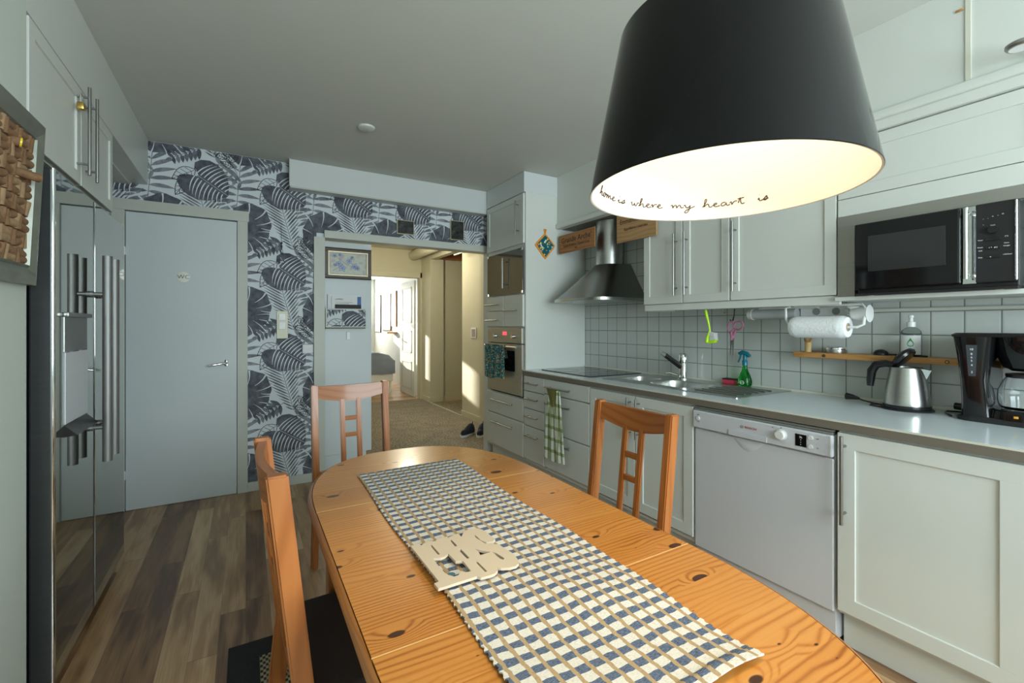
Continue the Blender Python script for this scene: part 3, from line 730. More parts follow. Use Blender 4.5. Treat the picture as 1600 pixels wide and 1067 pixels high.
# ------------------------------------------------------------------ hall and bedroom beyond
MB().cyl((2.48, 4.15, 2.475), (2.48, 7.595, 2.47), .082, None, 24).build('ceiling_beam', M['hallwall'], None, 'round cream log beam running along the hall ceiling', 'beam', origin=(2.48, 5.9, 2.39))
c = thing('hall_wardrobe', 'pale grey-green wardrobe end in the hall beside the sunlit wall', 'wardrobe', (2.56, 5.3, 0))
B(2.50, 2.612, 4.25, 5.05, .0, 2.30, .003).build('body', M['hallwall'], c)
B(2.490, 2.50, 4.28, 4.98, .10, 2.05, .002).build('door', M['hallwall'], c)
B(2.52, 2.628, 5.15, 5.80, 2.28, 2.36).build('curtain_box', M['hallwall'], None, 'cream curtain box on the hall wall above the passage', 'box', origin=(2.57, 5.4, 2.28))
MB().cyl((2.46, 4.4, 2.235), (2.46, 5.75, 2.235), .010, None, 12).build('curtain_rod', M['whitep'], None, 'thin pale curtain rod near the hall ceiling', 'rod')
def shoe(x, y, rz, lab):
    t = thing('shoe', lab, 'shoe', (x, y, 0), rz, 'dark shoes on the hall carpet', local=True)
    def upper(u, v):
        a = 2 * PI * u; L = .135; yy = L * (1 - 2 * v); w = .047 * (1 - .25 * (yy / L)) * math.sqrt(max(0.002, 1 - (abs(yy) / L) ** 4)); h = .045 + .045 * max(0, min(1, (-yy + .02) / .09)) + .012
        return (w * math.cos(a), yy, .022 + h * max(0, math.sin(a)) * (1 - .15 * (abs(yy) / L) ** 3) - .0 * 1)
    MB().grid(upper, 24, 16, closed_u=True).build('upper', M['navy'], t)
    def sole(u, v):
        a = 2 * PI * u; L = .142; w = .050 * (1 + .12 * math.sin(a)); return (w * math.cos(a) * (1 if v < .9 else .98), L * math.sin(a), .024 * v)
    mb = MB().grid(sole, 28, 2, closed_u=True); mb.poly([sole(i / 28, 0) for i in range(28)]); mb.poly([sole(i / 28, 1) for i in range(28)])
    mb.build('sole', M['whitep'], t)
    MB().tube([(0, -.10, .10), (0, -.135, .13), (0, -.128, .10)], .004, 8).build('heel_loop', M['navy'], t)
    mb = MB()
    for k in range(4): mb.tube([(-.022, .035 - k * .022, .078 + k * .005), (0, .037 - k * .022, .086 + k * .006), (.022, .035 - k * .022, .078 + k * .005)], .0025, 6)
    mb.build('laces', M['textdark'], t)
    return t
M['navy'] = plain('navy_fabric', (.012, .022, .045), .8, var=.4, nscale=30)
shoe(2.215, 4.80, 2.2, 'dark blue shoe on the hall carpet, further from the oven cabinet'); shoe(2.355, 4.72, 2.5, 'dark blue shoe on the hall carpet, half hidden by the oven cabinet')
b = thing('bed', 'low bed with white upholstered base in the sunny bedroom', 'bed', (1.75, 9.3, 0))
B(1.05, 2.42, 8.60, 10.5, .21, .36, .01).build('base', M['bedwhite'], b)
for (x, y) in ((2.38, 8.66), (1.1, 8.66), (2.38, 10.4), (1.1, 10.4)): MB().cyl((x, y, 0), (x, y, .21), .02, .024, 14).build('leg', M['whitep'], b)
B(1.06, 2.41, 8.62, 10.48, .36, .50, .03).build('mattress', M['bedwhite'], b)
def blanket(u, v):
    # cross profile over the foot end and the right side
    x = 1.0 + 1.46 * u; y = 8.56 + 1.8 * v
    dx = max(0, x - 2.36); z = .70 + .02 * math.sin(x * 11) * math.sin(y * 7) + .05 * math.sin(u * 3)
    if u > .93: z = .70 - (u - .93) / .07 * .33; x = 2.44 + .012 * math.sin(y * 30)
    if v < .03: z = min(z, .36 + v / .03 * .33); y = 8.565 + .01 * math.sin(x * 25)
    return (x, y, z)
MB().grid(blanket, 40, 40).build('blanket', M['bedgrey'], None, 'grey crumpled blanket spread over the bedroom bed', 'blanket', recalc=False, origin=(1.75, 9.4, .36))
for k, (y, w, z0, z1, lab) in enumerate(((10.42, .70, 1.15, 1.98, 'white print in a thin dark frame, middle of the three on the sunny bedroom wall'), (9.82, .34, 1.25, 2.02, 'brown-edged print on the bedroom wall, nearest the opened door'), (11.2, .50, 1.1, 2.0, 'thin dark-framed white print deepest along the bedroom wall'))):
    p = thing('framed_print', lab, 'picture', (2.79, y, z0))
    mb = MB()
    mb.box(2.775, 2.799, y - w / 2, y + w / 2, z0, z1, .002); mb.build('frame', M['shelfwood'] if k == 1 else M['framedark'], p)
    mb = B(2.772, 2.776, y - w / 2 + .02, y + w / 2 - .02, z0 + .02, z1 - .02); mb.build('print', M['paper'], p)
B(2.80 - .22, 2.80, 9.62, 10.0, 1.10, 1.13, .002).build('wall_shelf', M['shelfwood'], None, 'small brown shelf on the bedroom wall under the prints', 'shelf')
p = thing('bedroom_lamp', 'small pointed ceiling lamp in the bedroom seen through the door', 'lamp', (2.42, 8.9, 2.3))
MB().lathe([(.0, 0), (.09, .05), (.12, .07), (.12, .075), (.02, .075)], (2.45, 8.9, 2.30), 24).build('shade', M['casing'], p)
MB().cyl((2.45, 8.9, 2.37), (2.45, 8.9, 2.42), .02, None, 12).build('stem', M['casing'], p)
p = thing('hall_switch', 'small white-framed switch plate on the sunlit hall wall', 'switch', (2.62, 5.48, 1.10))
B(2.618, 2.63, 5.40, 5.56, 1.10, 1.24, .003).build('plate', M['whitep'], p)
B(2.614, 2.619, 5.43, 5.53, 1.12, 1.22, .002).build('rocker', plain('mauve_grey_rocker', (.30, .24, .24), .5), p)

# ------------------------------------------------------------------ tall oven cabinet
FX = 2.0
oc = thing('oven_cabinet', 'tall white cabinet housing the oven beside the hall opening', 'cabinet', (2.3, 3.53, 0))
mb = B(FX + .021, XW - .005, 3.236, 3.89, .14, .655).box(FX + .021, XW - .005, 3.236, 3.89, 1.25, 2.39).box(FX + .021, XW - .005, 3.2175, 3.236, .14, 2.39).box(FX + .04, XW - .005, 3.87, 3.89, .65, 1.26).box(FX + .5, XW - .005, 3.23, 3.88, .65, 1.26)
mb.build('body', M['cab'], oc)
B(FX + .06, XW - .01, 3.225, 3.88, 0, .14).build('plinth', M['doorp'], oc)
B(FX + .004, 2.60, 3.216, 3.895, 2.39, HC - .002, .001).build('top_filler', M['soffit'], oc)
d = panel(oc, -1, FX, 3.225, 3.885, 1.962, 2.38, .05); bar(d, -1, FX, (3.30, 2.04), (3.30, 2.33))
d = B(FX, FX + .008, 3.235, 3.875, 1.545, 1.925, .001).build('glass_door', M['smoke'], oc, 'dark smoked glass door')
bar(d, -1, FX, (3.52, 1.60), (3.52, 1.87))
for y in (3.24, 3.86):
    for z in (1.555, 1.915): B(FX - .006, FX, y - .012, y + .012, z - .012, z + .012, .002).build('clip', M['chrome'], d)
for z0, z1 in ((1.405, 1.53), (1.262, 1.398)):
    d = panel(oc, -1, FX, 3.565, 3.885, z0, z1, flat=True, name='drawer'); bar(d, -1, FX, (3.62, z0 + .055), (3.86, z0 + .055))
d = panel(oc, -1, FX, 3.232, 3.553, 1.262, 1.53, flat=True); bar(d, -1, FX, (3.30, 1.40), (3.52, 1.40))
for z0, z1, hz in ((.462, .648, .585), (.165, .453, .382)):
    d = panel(oc, -1, FX, 3.228, 3.885, z0, z1, flat=True, name='drawer'); bar(d, -1, FX, (3.36, hz), (3.74, hz))
# built-in oven
ov = thing('oven', 'built-in stainless oven with two knobs and red clock', 'oven', (2.25, 3.55, .66))
B(FX + .03, FX + .45, 3.245, 3.865, .66, 1.245).build('body', M['blackmatte'], ov)
B(FX - .002, FX + .03, 3.242, 3.868, 1.115, 1.248, .003).build('control_panel', M['steelh'], ov)
for y in (3.37, 3.70): MB().cyl((FX, y, 1.175), (FX - .028, y, 1.175), .019, .016, 24).build('knob', M['chrome'], ov)
B(FX - .004, FX - .001, 3.50, 3.57, 1.185, 1.215).build('clock', M['led'], ov)
B(FX - .002, FX + .03, 3.242, 3.868, .672, .845, .002).build('door_panel', M['steelh'], ov)
d = B(FX, FX + .03, 3.242, 3.868, .845, 1.108, .002).build('door', M['steelh'], ov)
B(FX - .002, FX, 3.36, 3.80, .87, 1.05, .001).build('window', M['blackgloss'], d)
MB().cyl((FX - .045, 3.27, 1.085), (FX - .045, 3.84, 1.085), .009, None, 14).cyl((FX, 3.32, 1.085), (FX - .045, 3.32, 1.085), .007, None, 10).cyl((FX, 3.79, 1.085), (FX - .045, 3.79, 1.085), .007, None, 10).build('handle', M['chrome'], d)
def drape(y0, y1, x, z1, z0, amp=.012, k=3, narrow=0.0, ph=0):
    def g(u, v):
        w = 1 - narrow * (1 - v) ** 1.5 * (1 if narrow else 0)
        yc = (y0 + y1) / 2; y = yc + (y0 - yc) * (1 - 2 * u) * w
        return (x - abs(amp * (.3 + .7 * v) * math.sin(k * PI * u + ph)) - .002, y, z1 + (z0 - z1) * v + .012 * math.sin(u * 7 + ph) * v)
    return g
mb = MB().grid(drape(3.44, 3.82, FX - .055, 1.10, .80, .015, 4), 40, 12)
mb.grid(lambda u, v: (FX - .055 + .03 * v, 3.44 + .38 * u, 1.10 + .004 * math.sin(PI * v) - .12 * v * v), 30, 6)
mb.build('oven_towel', M['towelfloral'], None, 'teal floral tea towel hanging over the oven handle', 'towel', recalc=False)
o = thing('potholder', 'diamond-shaped floral pot holder with orange edge on the cabinet side', 'potholder', (2.214, 3.205, 1.83))
YP = 3.213
def dia(k, n=12):
    pts = [(0, -.122), (.108, 0), (0, .105), (-.108, 0)]; out = []
    for i in range(4):
        p, q, r = pts[i - 1], pts[i], pts[(i + 1) % 4]
        for t in (.18, .1, .04): out.append((q[0] + (p[0] - q[0]) * t + (r[0] - q[0]) * (.04 if t < .15 else 0), q[1] + (p[1] - q[1]) * t))
        for t in (.04, .1, .18): out.append((q[0] + (r[0] - q[0]) * t, q[1] + (r[1] - q[1]) * t))
    return [(a * k, b * k) for a, b in out]
MB().prism([(2.214 + a, YP + .004, 1.957 + b) for a, b in dia(1)], (0, -.008, 0)).build('binding', M['orange'], o)
MB().prism([(2.214 + a, YP - .004, 1.957 + b) for a, b in dia(.83)], (0, -.004, 0)).build('quilted_centre', M['potfloral'], o)
MB().tube([(2.212, YP, 2.055), (2.205, YP, 2.095), (2.224, YP, 2.095), (2.216, YP, 2.055)], .006, 8).build('loop', M['orange'], o)

# ------------------------------------------------------------------ base cabinets
def base(name, lab, y0, y1, cat='cabinet'):
    c = thing(name, lab, cat, (2.3, (y0 + y1) / 2, 0))
    if name == 'sink_cabinet': MB().box(FX + .021, XW - .02, y0 + .001, y0 + .019, .14, .858).box(FX + .021, XW - .02, y1 - .019, y1 - .001, .14, .858).box(FX + .021, XW - .02, y0 + .019, y1 - .019, .14, .158).box(FX + .021, FX + .04, y0 + .019, y1 - .019, .80, .858).build('body', M['cab'], c)
    else: B(FX + .021, XW - .02, y0 + .001, y1 - .001, .14, .858, .001).build('body', M['cab'], c)
    B(FX + .06, FX + .08, y0 + .001, y1 - .001, 0, .14).build('plinth', M['cab'], c)
    return c
c = base('drawer_cabinet', 'narrow white four-drawer unit next to the oven cabinet', 2.915, 3.217)
for z0, z1 in ((.735, .855), (.592, .728), (.450, .586), (.172, .443)):
    d = panel(c, -1, FX, 2.918, 3.214, z0, z1, flat=True, name='drawer'); hz = z1 - .055 if z1 - z0 < .2 else z1 - .07
    bar(d, -1, FX, (2.98, hz), (3.16, hz), .006, .03)
c = base('drawer_cabinet', 'wide white drawer unit with the plaid towel on its handle', 2.378, 2.913)
for z0, z1, hz in ((.745, .856, .80), (.455, .738, .675), (.178, .448, .39)):
    d = panel(c, -1, FX, 2.381, 2.910, z0, z1, flat=True, name='drawer'); bar(d, -1, FX, (2.56, hz), (2.86, hz))
c = base('sink_cabinet', 'white two-door cabinet under the sink', 1.553, 2.376)
for y0, y1, hy in ((1.965, 2.373, 1.995), (1.556, 1.958, 1.925)):
    d = panel(c, -1, FX, y0, y1, .172, .848, .058); bar(d, -1, FX, (hy, .60), (hy, .838))
c = base('corner_cabinet', 'white base cabinet right of the dishwasher with a tall bar handle', -.25, .893)
d = panel(c, -1, FX, .386, .889, .158, .852, .060); bar(d, -1, FX, (.861, .506), (.861, .845), .0065, .034)
panel(c, -1, FX, -.22, .380, .158, .852, .060)
# dishwasher
dw = thing('dishwasher', 'white freestanding dishwasher under the worktop', 'dishwasher', (2.3, 1.225, 0))
B(FX + .02, XW - .05, .903, 1.545, .02, .835, .002).build('body', M['dw'], dw)
B(FX + .05, FX + .06, .91, 1.54, 0, .12).build('kick_plate', M['cab'], dw)
B(FX + .004, FX + .022, .903, 1.547, .135, .742, .006, seg=3).build('door', M['dw'], dw)
cp = B(FX - .012, FX + .022, .903, 1.547, .748, .836, .006, seg=3)
cp.build('control_panel', M['dw'], dw); cp = dw.children[-1]
B(FX - .002, FX + .02, .905, 1.545, .838, .846).box(FX + .002, FX + .02, .905, 1.545, .848, .856).build('top_trim', plain('grey_trim', (.22, .23, .21), .5), dw)
X0 = FX - .0125
k = MB().cyl((X0, 1.098, .800), (X0 - .018, 1.098, .800), .021, .018, 32).cyl((X0, 1.098, .800), (X0 - .004, 1.098, .800), .024, None, 32)
k.build('program_knob', M['whitep'], dw)
B(X0 - .001, X0, .996, 1.040, .768, .818).build('display', M['blackgloss'], dw, 'black display')
for (y, z) in ((.980, .812), (.980, .775)): MB().cyl((X0, y, z), (X0 - .004, y, z), .0085, None, 20).build('button', M['whitep'], dw)
MB().cyl((X0, 1.512, .798), (X0 - .005, 1.512, .798), .009, None, 20).build('button', M['whitep'], dw, 'round power button')
mb = B(X0 - .0035, X0, 1.160, 1.345, .750, .776, .0015).build('handle_lip', M['dw'], dw)
def dip(u, v):
    y = 1.335 - .155 * u; z = .742 - .055 * math.sin(PI * u) * v; return (FX + .0035 - .004 * math.sin(PI * v) * math.sin(PI * u), y, z)
MB().grid(dip, 20, 8).build('grip_recess', M['dw'], dw, recalc=False)
mb = MB(); mb.text('BOSCH', .015, TX(X0 - .0006, 1.235, .800, -1), 0, sx=1.15)
mb.cyl((X0 - .0008, 1.278, .800), (X0, 1.278, .800), .0068, None, 20, 1).cyl((X0 - .0012, 1.278, .800), (X0 - .0007, 1.278, .800), .0052, None, 20, 2).box(X0 - .0015, X0 - .001, 1.2745, 1.2815, .7993, .8007, mi=1).box(X0 - .0015, X0 - .001, 1.2750, 1.2757, .796, .804, mi=1).box(X0 - .0015, X0 - .001, 1.2803, 1.281, .796, .804, mi=1)
mb.build('logo_print', [M['textred'], M['textdark'], M['dw']], dw)
mb = MB().text('Start', .007, TX(X0 - .0006, 1.512, .817, -1))
mb.text('on/off', .005, TX(X0 - .0006, 1.512, .782, -1))
for (y, z, t) in ((1.135, .825, '70'), (1.098, .829, '50'), (.955, .812, '- 1/2'), (.955, .775, '> h')): mb.text(t, .006, TX(X0 - .0006, y, z, -1))
mb.text('3h', .012, TX(X0 - .0016, 1.018, .806, -1), 1)
for z in (.796, .786, .776): mb.text('o', .007, TX(X0 - .0016, 1.018, z, -1), 1)
mb.build('panel_print', [M['textdark'], M['textwhite']], dw)

# worktop
ct = thing('worktop', 'long white kitchen worktop with taupe front edge', 'worktop', (2.32, 1.4, .862))
def ringslab(mb, x0, x1, y0, y1, z0, z1, hx0, hx1, hy0, hy1, mi=0):
    mb.box(x0, hx0, y0, y1, z0, z1, mi=mi).box(hx1, x1, y0, y1, z0, z1, mi=mi).box(hx0, hx1, y0, hy0, z0, z1, mi=mi).box(hx0, hx1, hy1, y1, z0, z1, mi=mi)
SX0, SX1, SY0, SY1 = 2.14, 2.62, 1.41, 2.40
mb = MB(); ringslab(mb, 1.992, XW - .004, -.25, 3.2165, .8620, .900, SX0 + .03, SX1 - .09, SY0 + .30, SY1 - .03)
mb.build('top', M['counter'], ct)
B(1.9905, 1.9925, -.25, 3.218, .8625, .8935).build('front_edge', M['counteredge'], ct)
B(1.9895, 1.9925, -.25, 3.218, .8935, .9005).build('front_lip', M['counterlip'], ct)
B(XW - .012, XW - .003, -.25, 3.217, .8995, .912, .002).build('wall_strip', M['counterlip'], ct)
# hob
h = thing('hob', 'black glass ceramic hob set in the worktop', 'hob', (2.37, 2.82, .90))
B(2.12, 2.625, 2.508, 3.13, .9005, .906, .002).build('glass_plate', M['blackgloss'], h)
mb = MB()
for (x, y, r) in ((2.25, 2.66, .09), (2.25, 2.96, .105), (2.50, 2.66, .075), (2.50, 2.96, .085)):
    mb.tube([(x + r * math.cos(a * PI / 16), y + r * math.sin(a * PI / 16), .9061) for a in range(32)], .0008, 4, closed=True)
mb.build('zone_rings', M['handle'], h)
# sink
sk = thing('sink', 'stainless steel sink with two bowls and ribbed drainer', 'sink', (2.39, 1.9, .90))
def rrect(x0, x1, y0, y1, r, n=6):
    o = []
    for (cx, cy, a0) in ((x1 - r, y1 - r, 0), (x0 + r, y1 - r, 1), (x0 + r, y0 + r, 2), (x1 - r, y0 + r, 3)):
        for i in range(n + 1): a = (a0 + i / n) * PI / 2; o.append((cx + r * math.cos(a), cy + r * math.sin(a)))
    return o
B1 = rrect(2.20, 2.50, 1.735, 2.085, .10); B2 = rrect(2.24, 2.47, 2.14, 2.36, .06)
bm_mb = MB()
import mathutils.geometry as mg
def plate(mb, outer, holes, z, mi=0):
    loops = [[Vector((x, y, 0)) for x, y in outer]] + [[Vector((x, y, 0)) for x, y in h] for h in holes]
    tri = mg.tessellate_polygon(loops); allv = [v for l in loops for v in l]; vs = [mb.bm.verts.new((v.x, v.y, z)) for v in allv]
    for t in tri: mb._f([vs[i] for i in t], mi)
plate(bm_mb, rrect(2.138, 2.648, 1.402, 2.412, .012), [B1, B2], .9045)
out = rrect(2.138, 2.648, 1.402, 2.412, .012)
for i in range(len(out)):
    a, b2 = out[i], out[(i + 1) % len(out)]; bm_mb.poly([(a[0], a[1], .9045), (b2[0], b2[1], .9045), (b2[0], b2[1], .9002), (a[0], a[1], .9002)])
bm_mb.build('sink_plate', M['steel'], sk)
for bw, dep in ((B1, .16), (B2, .12)):
    mb = MB(); n = len(bw); cx = sum(p[0] for p in bw) / n; cy = sum(p[1] for p in bw) / n
    lv = [(1, .9045), (.985, .897), (.97, .87), (.95, .9045 - dep + .03), (.88, .9045 - dep + .005), (.2, .9045 - dep)]
    R_ = [[mb.bm.verts.new((cx + (p[0] - cx) * k, cy + (p[1] - cy) * k, z)) for p in bw] for k, z in lv]
    for a, b2 in zip(R_, R_[1:]):
        for i in range(n): mb._f([a[i], a[(i + 1) % n], b2[(i + 1) % n], b2[i]], 0)
    mb._f(R_[-1], 0); mb.build('bowl', M['steel'], sk, recalc=False)
mb = MB()
for i in range(6):
    x = 2.20 + i * .062; mb.box(x, x + .010, 1.44, 1.70, .9045, .9105, .0015)
mb.build('drainer_ribs', M['steel'], sk)
# faucet
fc = thing('faucet', 'chrome mixer tap with raised dark pull-out spout behind the sink', 'faucet', (2.575, 2.08, .9045))
MB().lathe([(.036, 0), (.036, .008), (.029, .014), (.027, .11), (.029, .12), (.029, .165), (.021, .176), (0, .178)], (2.575, 2.08, .9045), 28).build('body', M['chrome'], fc)
MB().cyl((2.565, 2.085, .985), (2.43, 2.115, 1.075), .019, .0155, 18).build('spout', plain('dark_spout', (.06, .06, .06), .25, .8), fc)
MB().cyl((2.432, 2.115, 1.073), (2.405, 2.12, 1.090), .016, .013, 18).build('spout_head', M['chrome'], fc)
MB().tube([(2.555, 2.11, .93), (2.53, 2.155, .945), (2.515, 2.175, .938)], [.010, .008, .006], 12).build('lever', M['chrome'], fc)
# sponge and spray bottle
s = thing('sponge', 'red scouring sponge on the back edge of the sink', 'sponge', (2.625, 1.765, .9085))
B(2.600, 2.648, 1.722, 1.806, .9047, .932, .005).build('foam', M['red'], s)
B(2.600, 2.648, 1.722, 1.806, .932, .938, .002).build('scouring_pad', M['blackmatte'], s)
s = thing('spray_bottle', 'green spray bottle with teal trigger head beside the sponge', 'bottle', (2.605, 1.655, .9047))
MB().lathe([(0, 0), (.030, 0), (.037, .008), (.038, .03), (.030, .062), (.017, .092), (.013, .115), (.013, .128), (0, .128)], (2.605, 1.655, .905), 32, sy=1.05).build('bottle_body', M['greenglass'], s)
MB().lathe([(.0155, 0), (.0155, .028), (.011, .034), (.011, .045)], (2.605, 1.655, 1.028), 24).build('collar', M['teal'], s)
mb = MB().tube([(2.605, 1.625, 1.085), (2.605, 1.645, 1.100), (2.605, 1.672, 1.106), (2.605, 1.694, 1.099)], [.010, .014, .013, .008], 14); mb.cyl((2.605, 1.655, 1.07), (2.605, 1.655, 1.10), .011, None, 14)
mb.build('head', M['teal'], s)
MB().tube([(2.603, 1.680, 1.095), (2.603, 1.685, 1.07), (2.603, 1.697, 1.045)], [.006, .005, .004], 8).build('trigger', M['teal'], s)
mb = MB()
mb.tube([(2.567 + .0015 * math.cos(a * PI / 12), 1.650 + .013 * math.cos(a * PI / 12), .928 + .010 * math.sin(a * PI / 12)) for a in range(24)], .0018, 6, closed=True).box(2.5645, 2.567, 1.645, 1.655, .9265, .9295)
mb.build('logo_print', M['textwhite'], s)

# ------------------------------------------------------------------ hood
hd = thing('cooker_hood', 'steel chimney cooker hood above the hob', 'hood', (2.45, 2.80, 1.455))
hy0, hy1, hx0 = 2.48, 3.10, 2.185
mb = MB()
N = 40; bot = []; topc = []
for i in range(N + 1):
    a = PI * i / N; c_, s2 = math.cos(a), math.sin(a); e = 2 / 4.2
    yy = 2.79 - .31 * abs(c_) ** e * (1 if c_ > 0 else -1); xx = 2.40 - .235 * abs(s2) ** e
    bot.append((xx, yy)); topc.append((2.535 - .118 * s2, 2.765 - .118 * c_))
bot += [(XW - .004, hy1), (XW - .004, hy0)]; topc += [(XW - .004, 2.883), (XW - .004, 2.647)]
zb, zt = 1.478, 1.755
n = len(bot); RA = [mb.bm.verts.new((x, y, zb)) for x, y in bot]; RB = []
rows = [RA]
for k in range(1, 9):
    t = k / 8; e = t ** .92
    rows.append([mb.bm.verts.new((a[0] + (b2[0] - a[0]) * e, a[1] + (b2[1] - a[1]) * e, zb + (zt - zb) * t ** 1.0)) for a, b2 in zip(bot, topc)])
for a, b2 in zip(rows, rows[1:]):
    for i in range(n): mb._f([a[i], a[(i + 1) % n], b2[(i + 1) % n], b2[i]], 0)
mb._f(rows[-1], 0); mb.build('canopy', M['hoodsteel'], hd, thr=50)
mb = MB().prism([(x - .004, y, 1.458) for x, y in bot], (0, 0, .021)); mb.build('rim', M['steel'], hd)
for y in (3.00, 2.93): MB().cyl((2.30, y, 1.457), (2.30, y, 1.452), .02, None, 16).build('spot', M['whitep'], hd)
MB().cyl((2.535, 2.765, 1.75), (2.535, 2.765, 2.105), .108, None, 40).build('chimney', M['steel'], hd)

# bulkhead above hood (box with moulding)
bk = struct('trim_10', B(2.345, XW - .003, 2.24, 3.2135, 2.145, HC, .001), M['cab'])
trim(11, B(2.325, 2.40, 2.24, 3.2135, 2.108, 2.150, .008), 'cab')
struct('trim_12', B(2.40, XW - .003, 2.24, 3.2135, 2.108, 2.144), M['counteredge'])
def sign(y0, y1, z0, z1, x, lab, lines, mat, hook):
    s = thing('wooden_sign', lab, 'sign', (x, (y0 + y1) / 2, z0), group=None)
    mb = B(x, x + .012, y0, y1, z0, z1, .001); mb.build('board', M[mat], s)
    mb = MB()
    for (t, sz, dz, sx) in lines: mb.text(t, sz, TX(x - .0005, (y0 + y1) / 2, z0 + (z1 - z0) * dz, -1), 0, sx=sx)
    mb.build('lettering', M['ink'], s)
    MB().tube([(x + .004, hook, z1 - .005), (x + .004, hook, z1 + .02), (x + .010, hook + .008, 2.108)], .002, 6).build('hook', M['chrome'], s)
sign(2.715, 3.175, 1.885, 2.040, 2.335, 'brown wooden wine-crate board hanging left of the hood chimney', [('Grande Arche\'', .066, .66, 1.0), ('Saint-Emilion Grand Cru', .032, .36, 1.05), ('2010', .016, .16, 1)], 'signwood', 2.95)
sign(2.10, 2.47, 1.868, 2.085, 2.335, 'paler wooden wine-crate board hanging right of the hood chimney', [('Emmanuel Henri', .050, .66, .9), ('Appellation controlee', .028, .40, .9)], 'signwood2', 2.30)

# ------------------------------------------------------------------ wall cabinets
UX = 2.36
def upper(y0, y1, lab, hs, z0=1.41, z1=2.108):
    c = thing('wall_cabinet', lab, 'cabinet', (2.5, (y0 + y1) / 2, z0), group=None)
    B(UX + .02, XW - .004, y0 + .001, y1 - .001, z0, z1, .001).build('body', M['cab'], c)
    d = panel(c, -1, UX, y0 + .002, y1 - .002, z0 + .002, z1, .050)
    if hs: bar(d, -1, UX, (hs, 1.46), (hs, 1.85), .006, .034)
    return c
upper(1.914, 2.234, 'white wall cupboard nearest the hood, first of the three over the sink', 1.955)
upper(1.592, 1.910, 'narrow white wall cupboard, middle of the three over the sink', 1.875)
upper(1.052, 1.588, 'wide white wall cupboard above the kitchen roll', 1.553)
trim(13, B(2.372, 2.392, 1.045, 2.234, 1.368, 1.409, .001).box(2.392, XW - .004, 2.214, 2.234, 1.368, 1.409), 'cab')
# upper bulkhead right part
trim(14, B(2.350, XW - .003, -.3, 2.2385, 2.185, HC, .001), 'cab')
trim(15, B(2.345, 2.351, .597, .612, 2.19, HC), 'counterlip')
trim(16, B(2.325, 2.40, -.3, 2.2385, 2.150, 2.186, .006).box(2.340, 2.40, -.3, 2.2385, 2.110, 2.150, .002), 'cab')
c = thing('microwave_cabinet', 'white cabinet with lift-up flap above the microwave', 'cabinet', (2.5, .5, 1.38))
B(UX + .02, XW - .004, -.05, 1.048, 1.77, 2.108, .001).build('body', M['cab'], c)
panel(c, -1, UX, .395, 1.046, 1.848, 2.106, .052, name='flap')
panel(c, -1, UX, -.05, .390, 1.848, 2.106, .052, name='flap')
B(UX, UX + .02, -.05, 1.046, 1.768, 1.845, .001).build('filler_strip', M['cab'], c)
B(UX - .012, XW - .004, -.05, 1.055, 1.382, 1.400, .002).build('shelf', M['cab'], c)
B(UX + .03, XW - .004, 1.030, 1.048, 1.40, 1.77).build('side_panel', M['cab'], c)
mb = B(UX - .004, UX + .01, .02, 1.046, 1.718, 1.767, .001).box(UX - .004, UX + .01, .978, 1.046, 1.40, 1.718, .001).box(UX - .004, UX + .01, .02, .448, 1.40, 1.718, .001)
mb.build('steel_surround', M['steelh'], c, 'stainless surround')
MB().lathe([(0, -.004), (.012, -.003), (.012, .004), (0, .004)], (2.347, .628, 2.47), 12, sx=.3).build('wood_plug', M['shelfwood'], None, 'tiny brown plug beside the seam of the white panel near the ceiling', 'plug')
mw = thing('microwave', 'black microwave oven with mirrored door in a steel surround', 'microwave', (2.45, .71, 1.40))
B(2.33, 2.62, .47, .955, 1.408, 1.712, .004).build('body', M['black'], mw)
B(2.298, 2.33, .615, .956, 1.425, 1.710, .006).build('door', M['blackgloss'], mw)
B(2.2965, 2.299, .655, .905, 1.500, 1.652, .001).build('window', plain('microwave_window', (.030, .032, .032), .09, 0, .05), mw, 'grey window')
MB().cyl((2.272, .592, 1.440), (2.272, .592, 1.700), .0075, None, 16).cyl((2.272, .592, 1.455), (2.30, .592, 1.455), .006, None, 10).cyl((2.272, .592, 1.685), (2.30, .592, 1.685), .006, None, 10).build('handle', M['chrome'], mw)
B(2.318, 2.33, .575, .612, 1.425, 1.71).build('door_gap', M['chrome'], mw)
B(2.298, 2.33, .470, .573, 1.425, 1.710, .004).build('control_panel', M['blackmatte'], mw)
MB().cyl((2.297, .4705, 1.43), (2.297, .4705, 1.705), .0035, None, 10).build('edge_strip', M['chrome'], mw)
MB().cyl((2.298, .527, 1.610), (2.283, .527, 1.610), .0135, .0115, 28).build('dial', M['black'], mw)
for z in (1.578, 1.548, 1.516): B(2.295, 2.298, .508, .545, z - .0055, z + .0055, .002).build('button', M['black'], mw)
mb = MB()
for (y, z, t, s_) in ((.552, 1.655, '-', .010), (.540, 1.657, '.', .010), (.528, 1.659, '=', .008), (.515, 1.661, '-', .010), (.503, 1.663, '=', .010), (.552, 1.634, '-', .010), (.560, 1.578, 'Timer', .0055), (.560, 1.552, 'Power', .0055), (.560, 1.540, 'Grill', .0055), (.560, 1.516, 'Stop', .006), (.494, 1.584, '(=)', .007), (.494, 1.560, 'Menu', .0055), (.494, 1.550, 'Weight', .0055), (.492, 1.520, '+30/Start', .006), (.528, 1.628, 'Clock', .005), (.534, 1.548, '+ *', .007), (.520, 1.548, '# |', .007), (.533, 1.516, 'o', .007)):
    mb.text(t, s_, TX(2.2945 if z < 1.552 and .5 < y < .55 else 2.2976, y, z, -1))
mb.build('panel_print', M['textwhite'], mw)
B(2.31, 2.60, .47, .955, 1.400, 1.409).build('base', M['blackmatte'], mw)
for y in (.52, .91): MB().cyl((2.34, y, 1.3995), (2.34, y, 1.41), .012, None, 12).build('foot', M['steel'], mw)
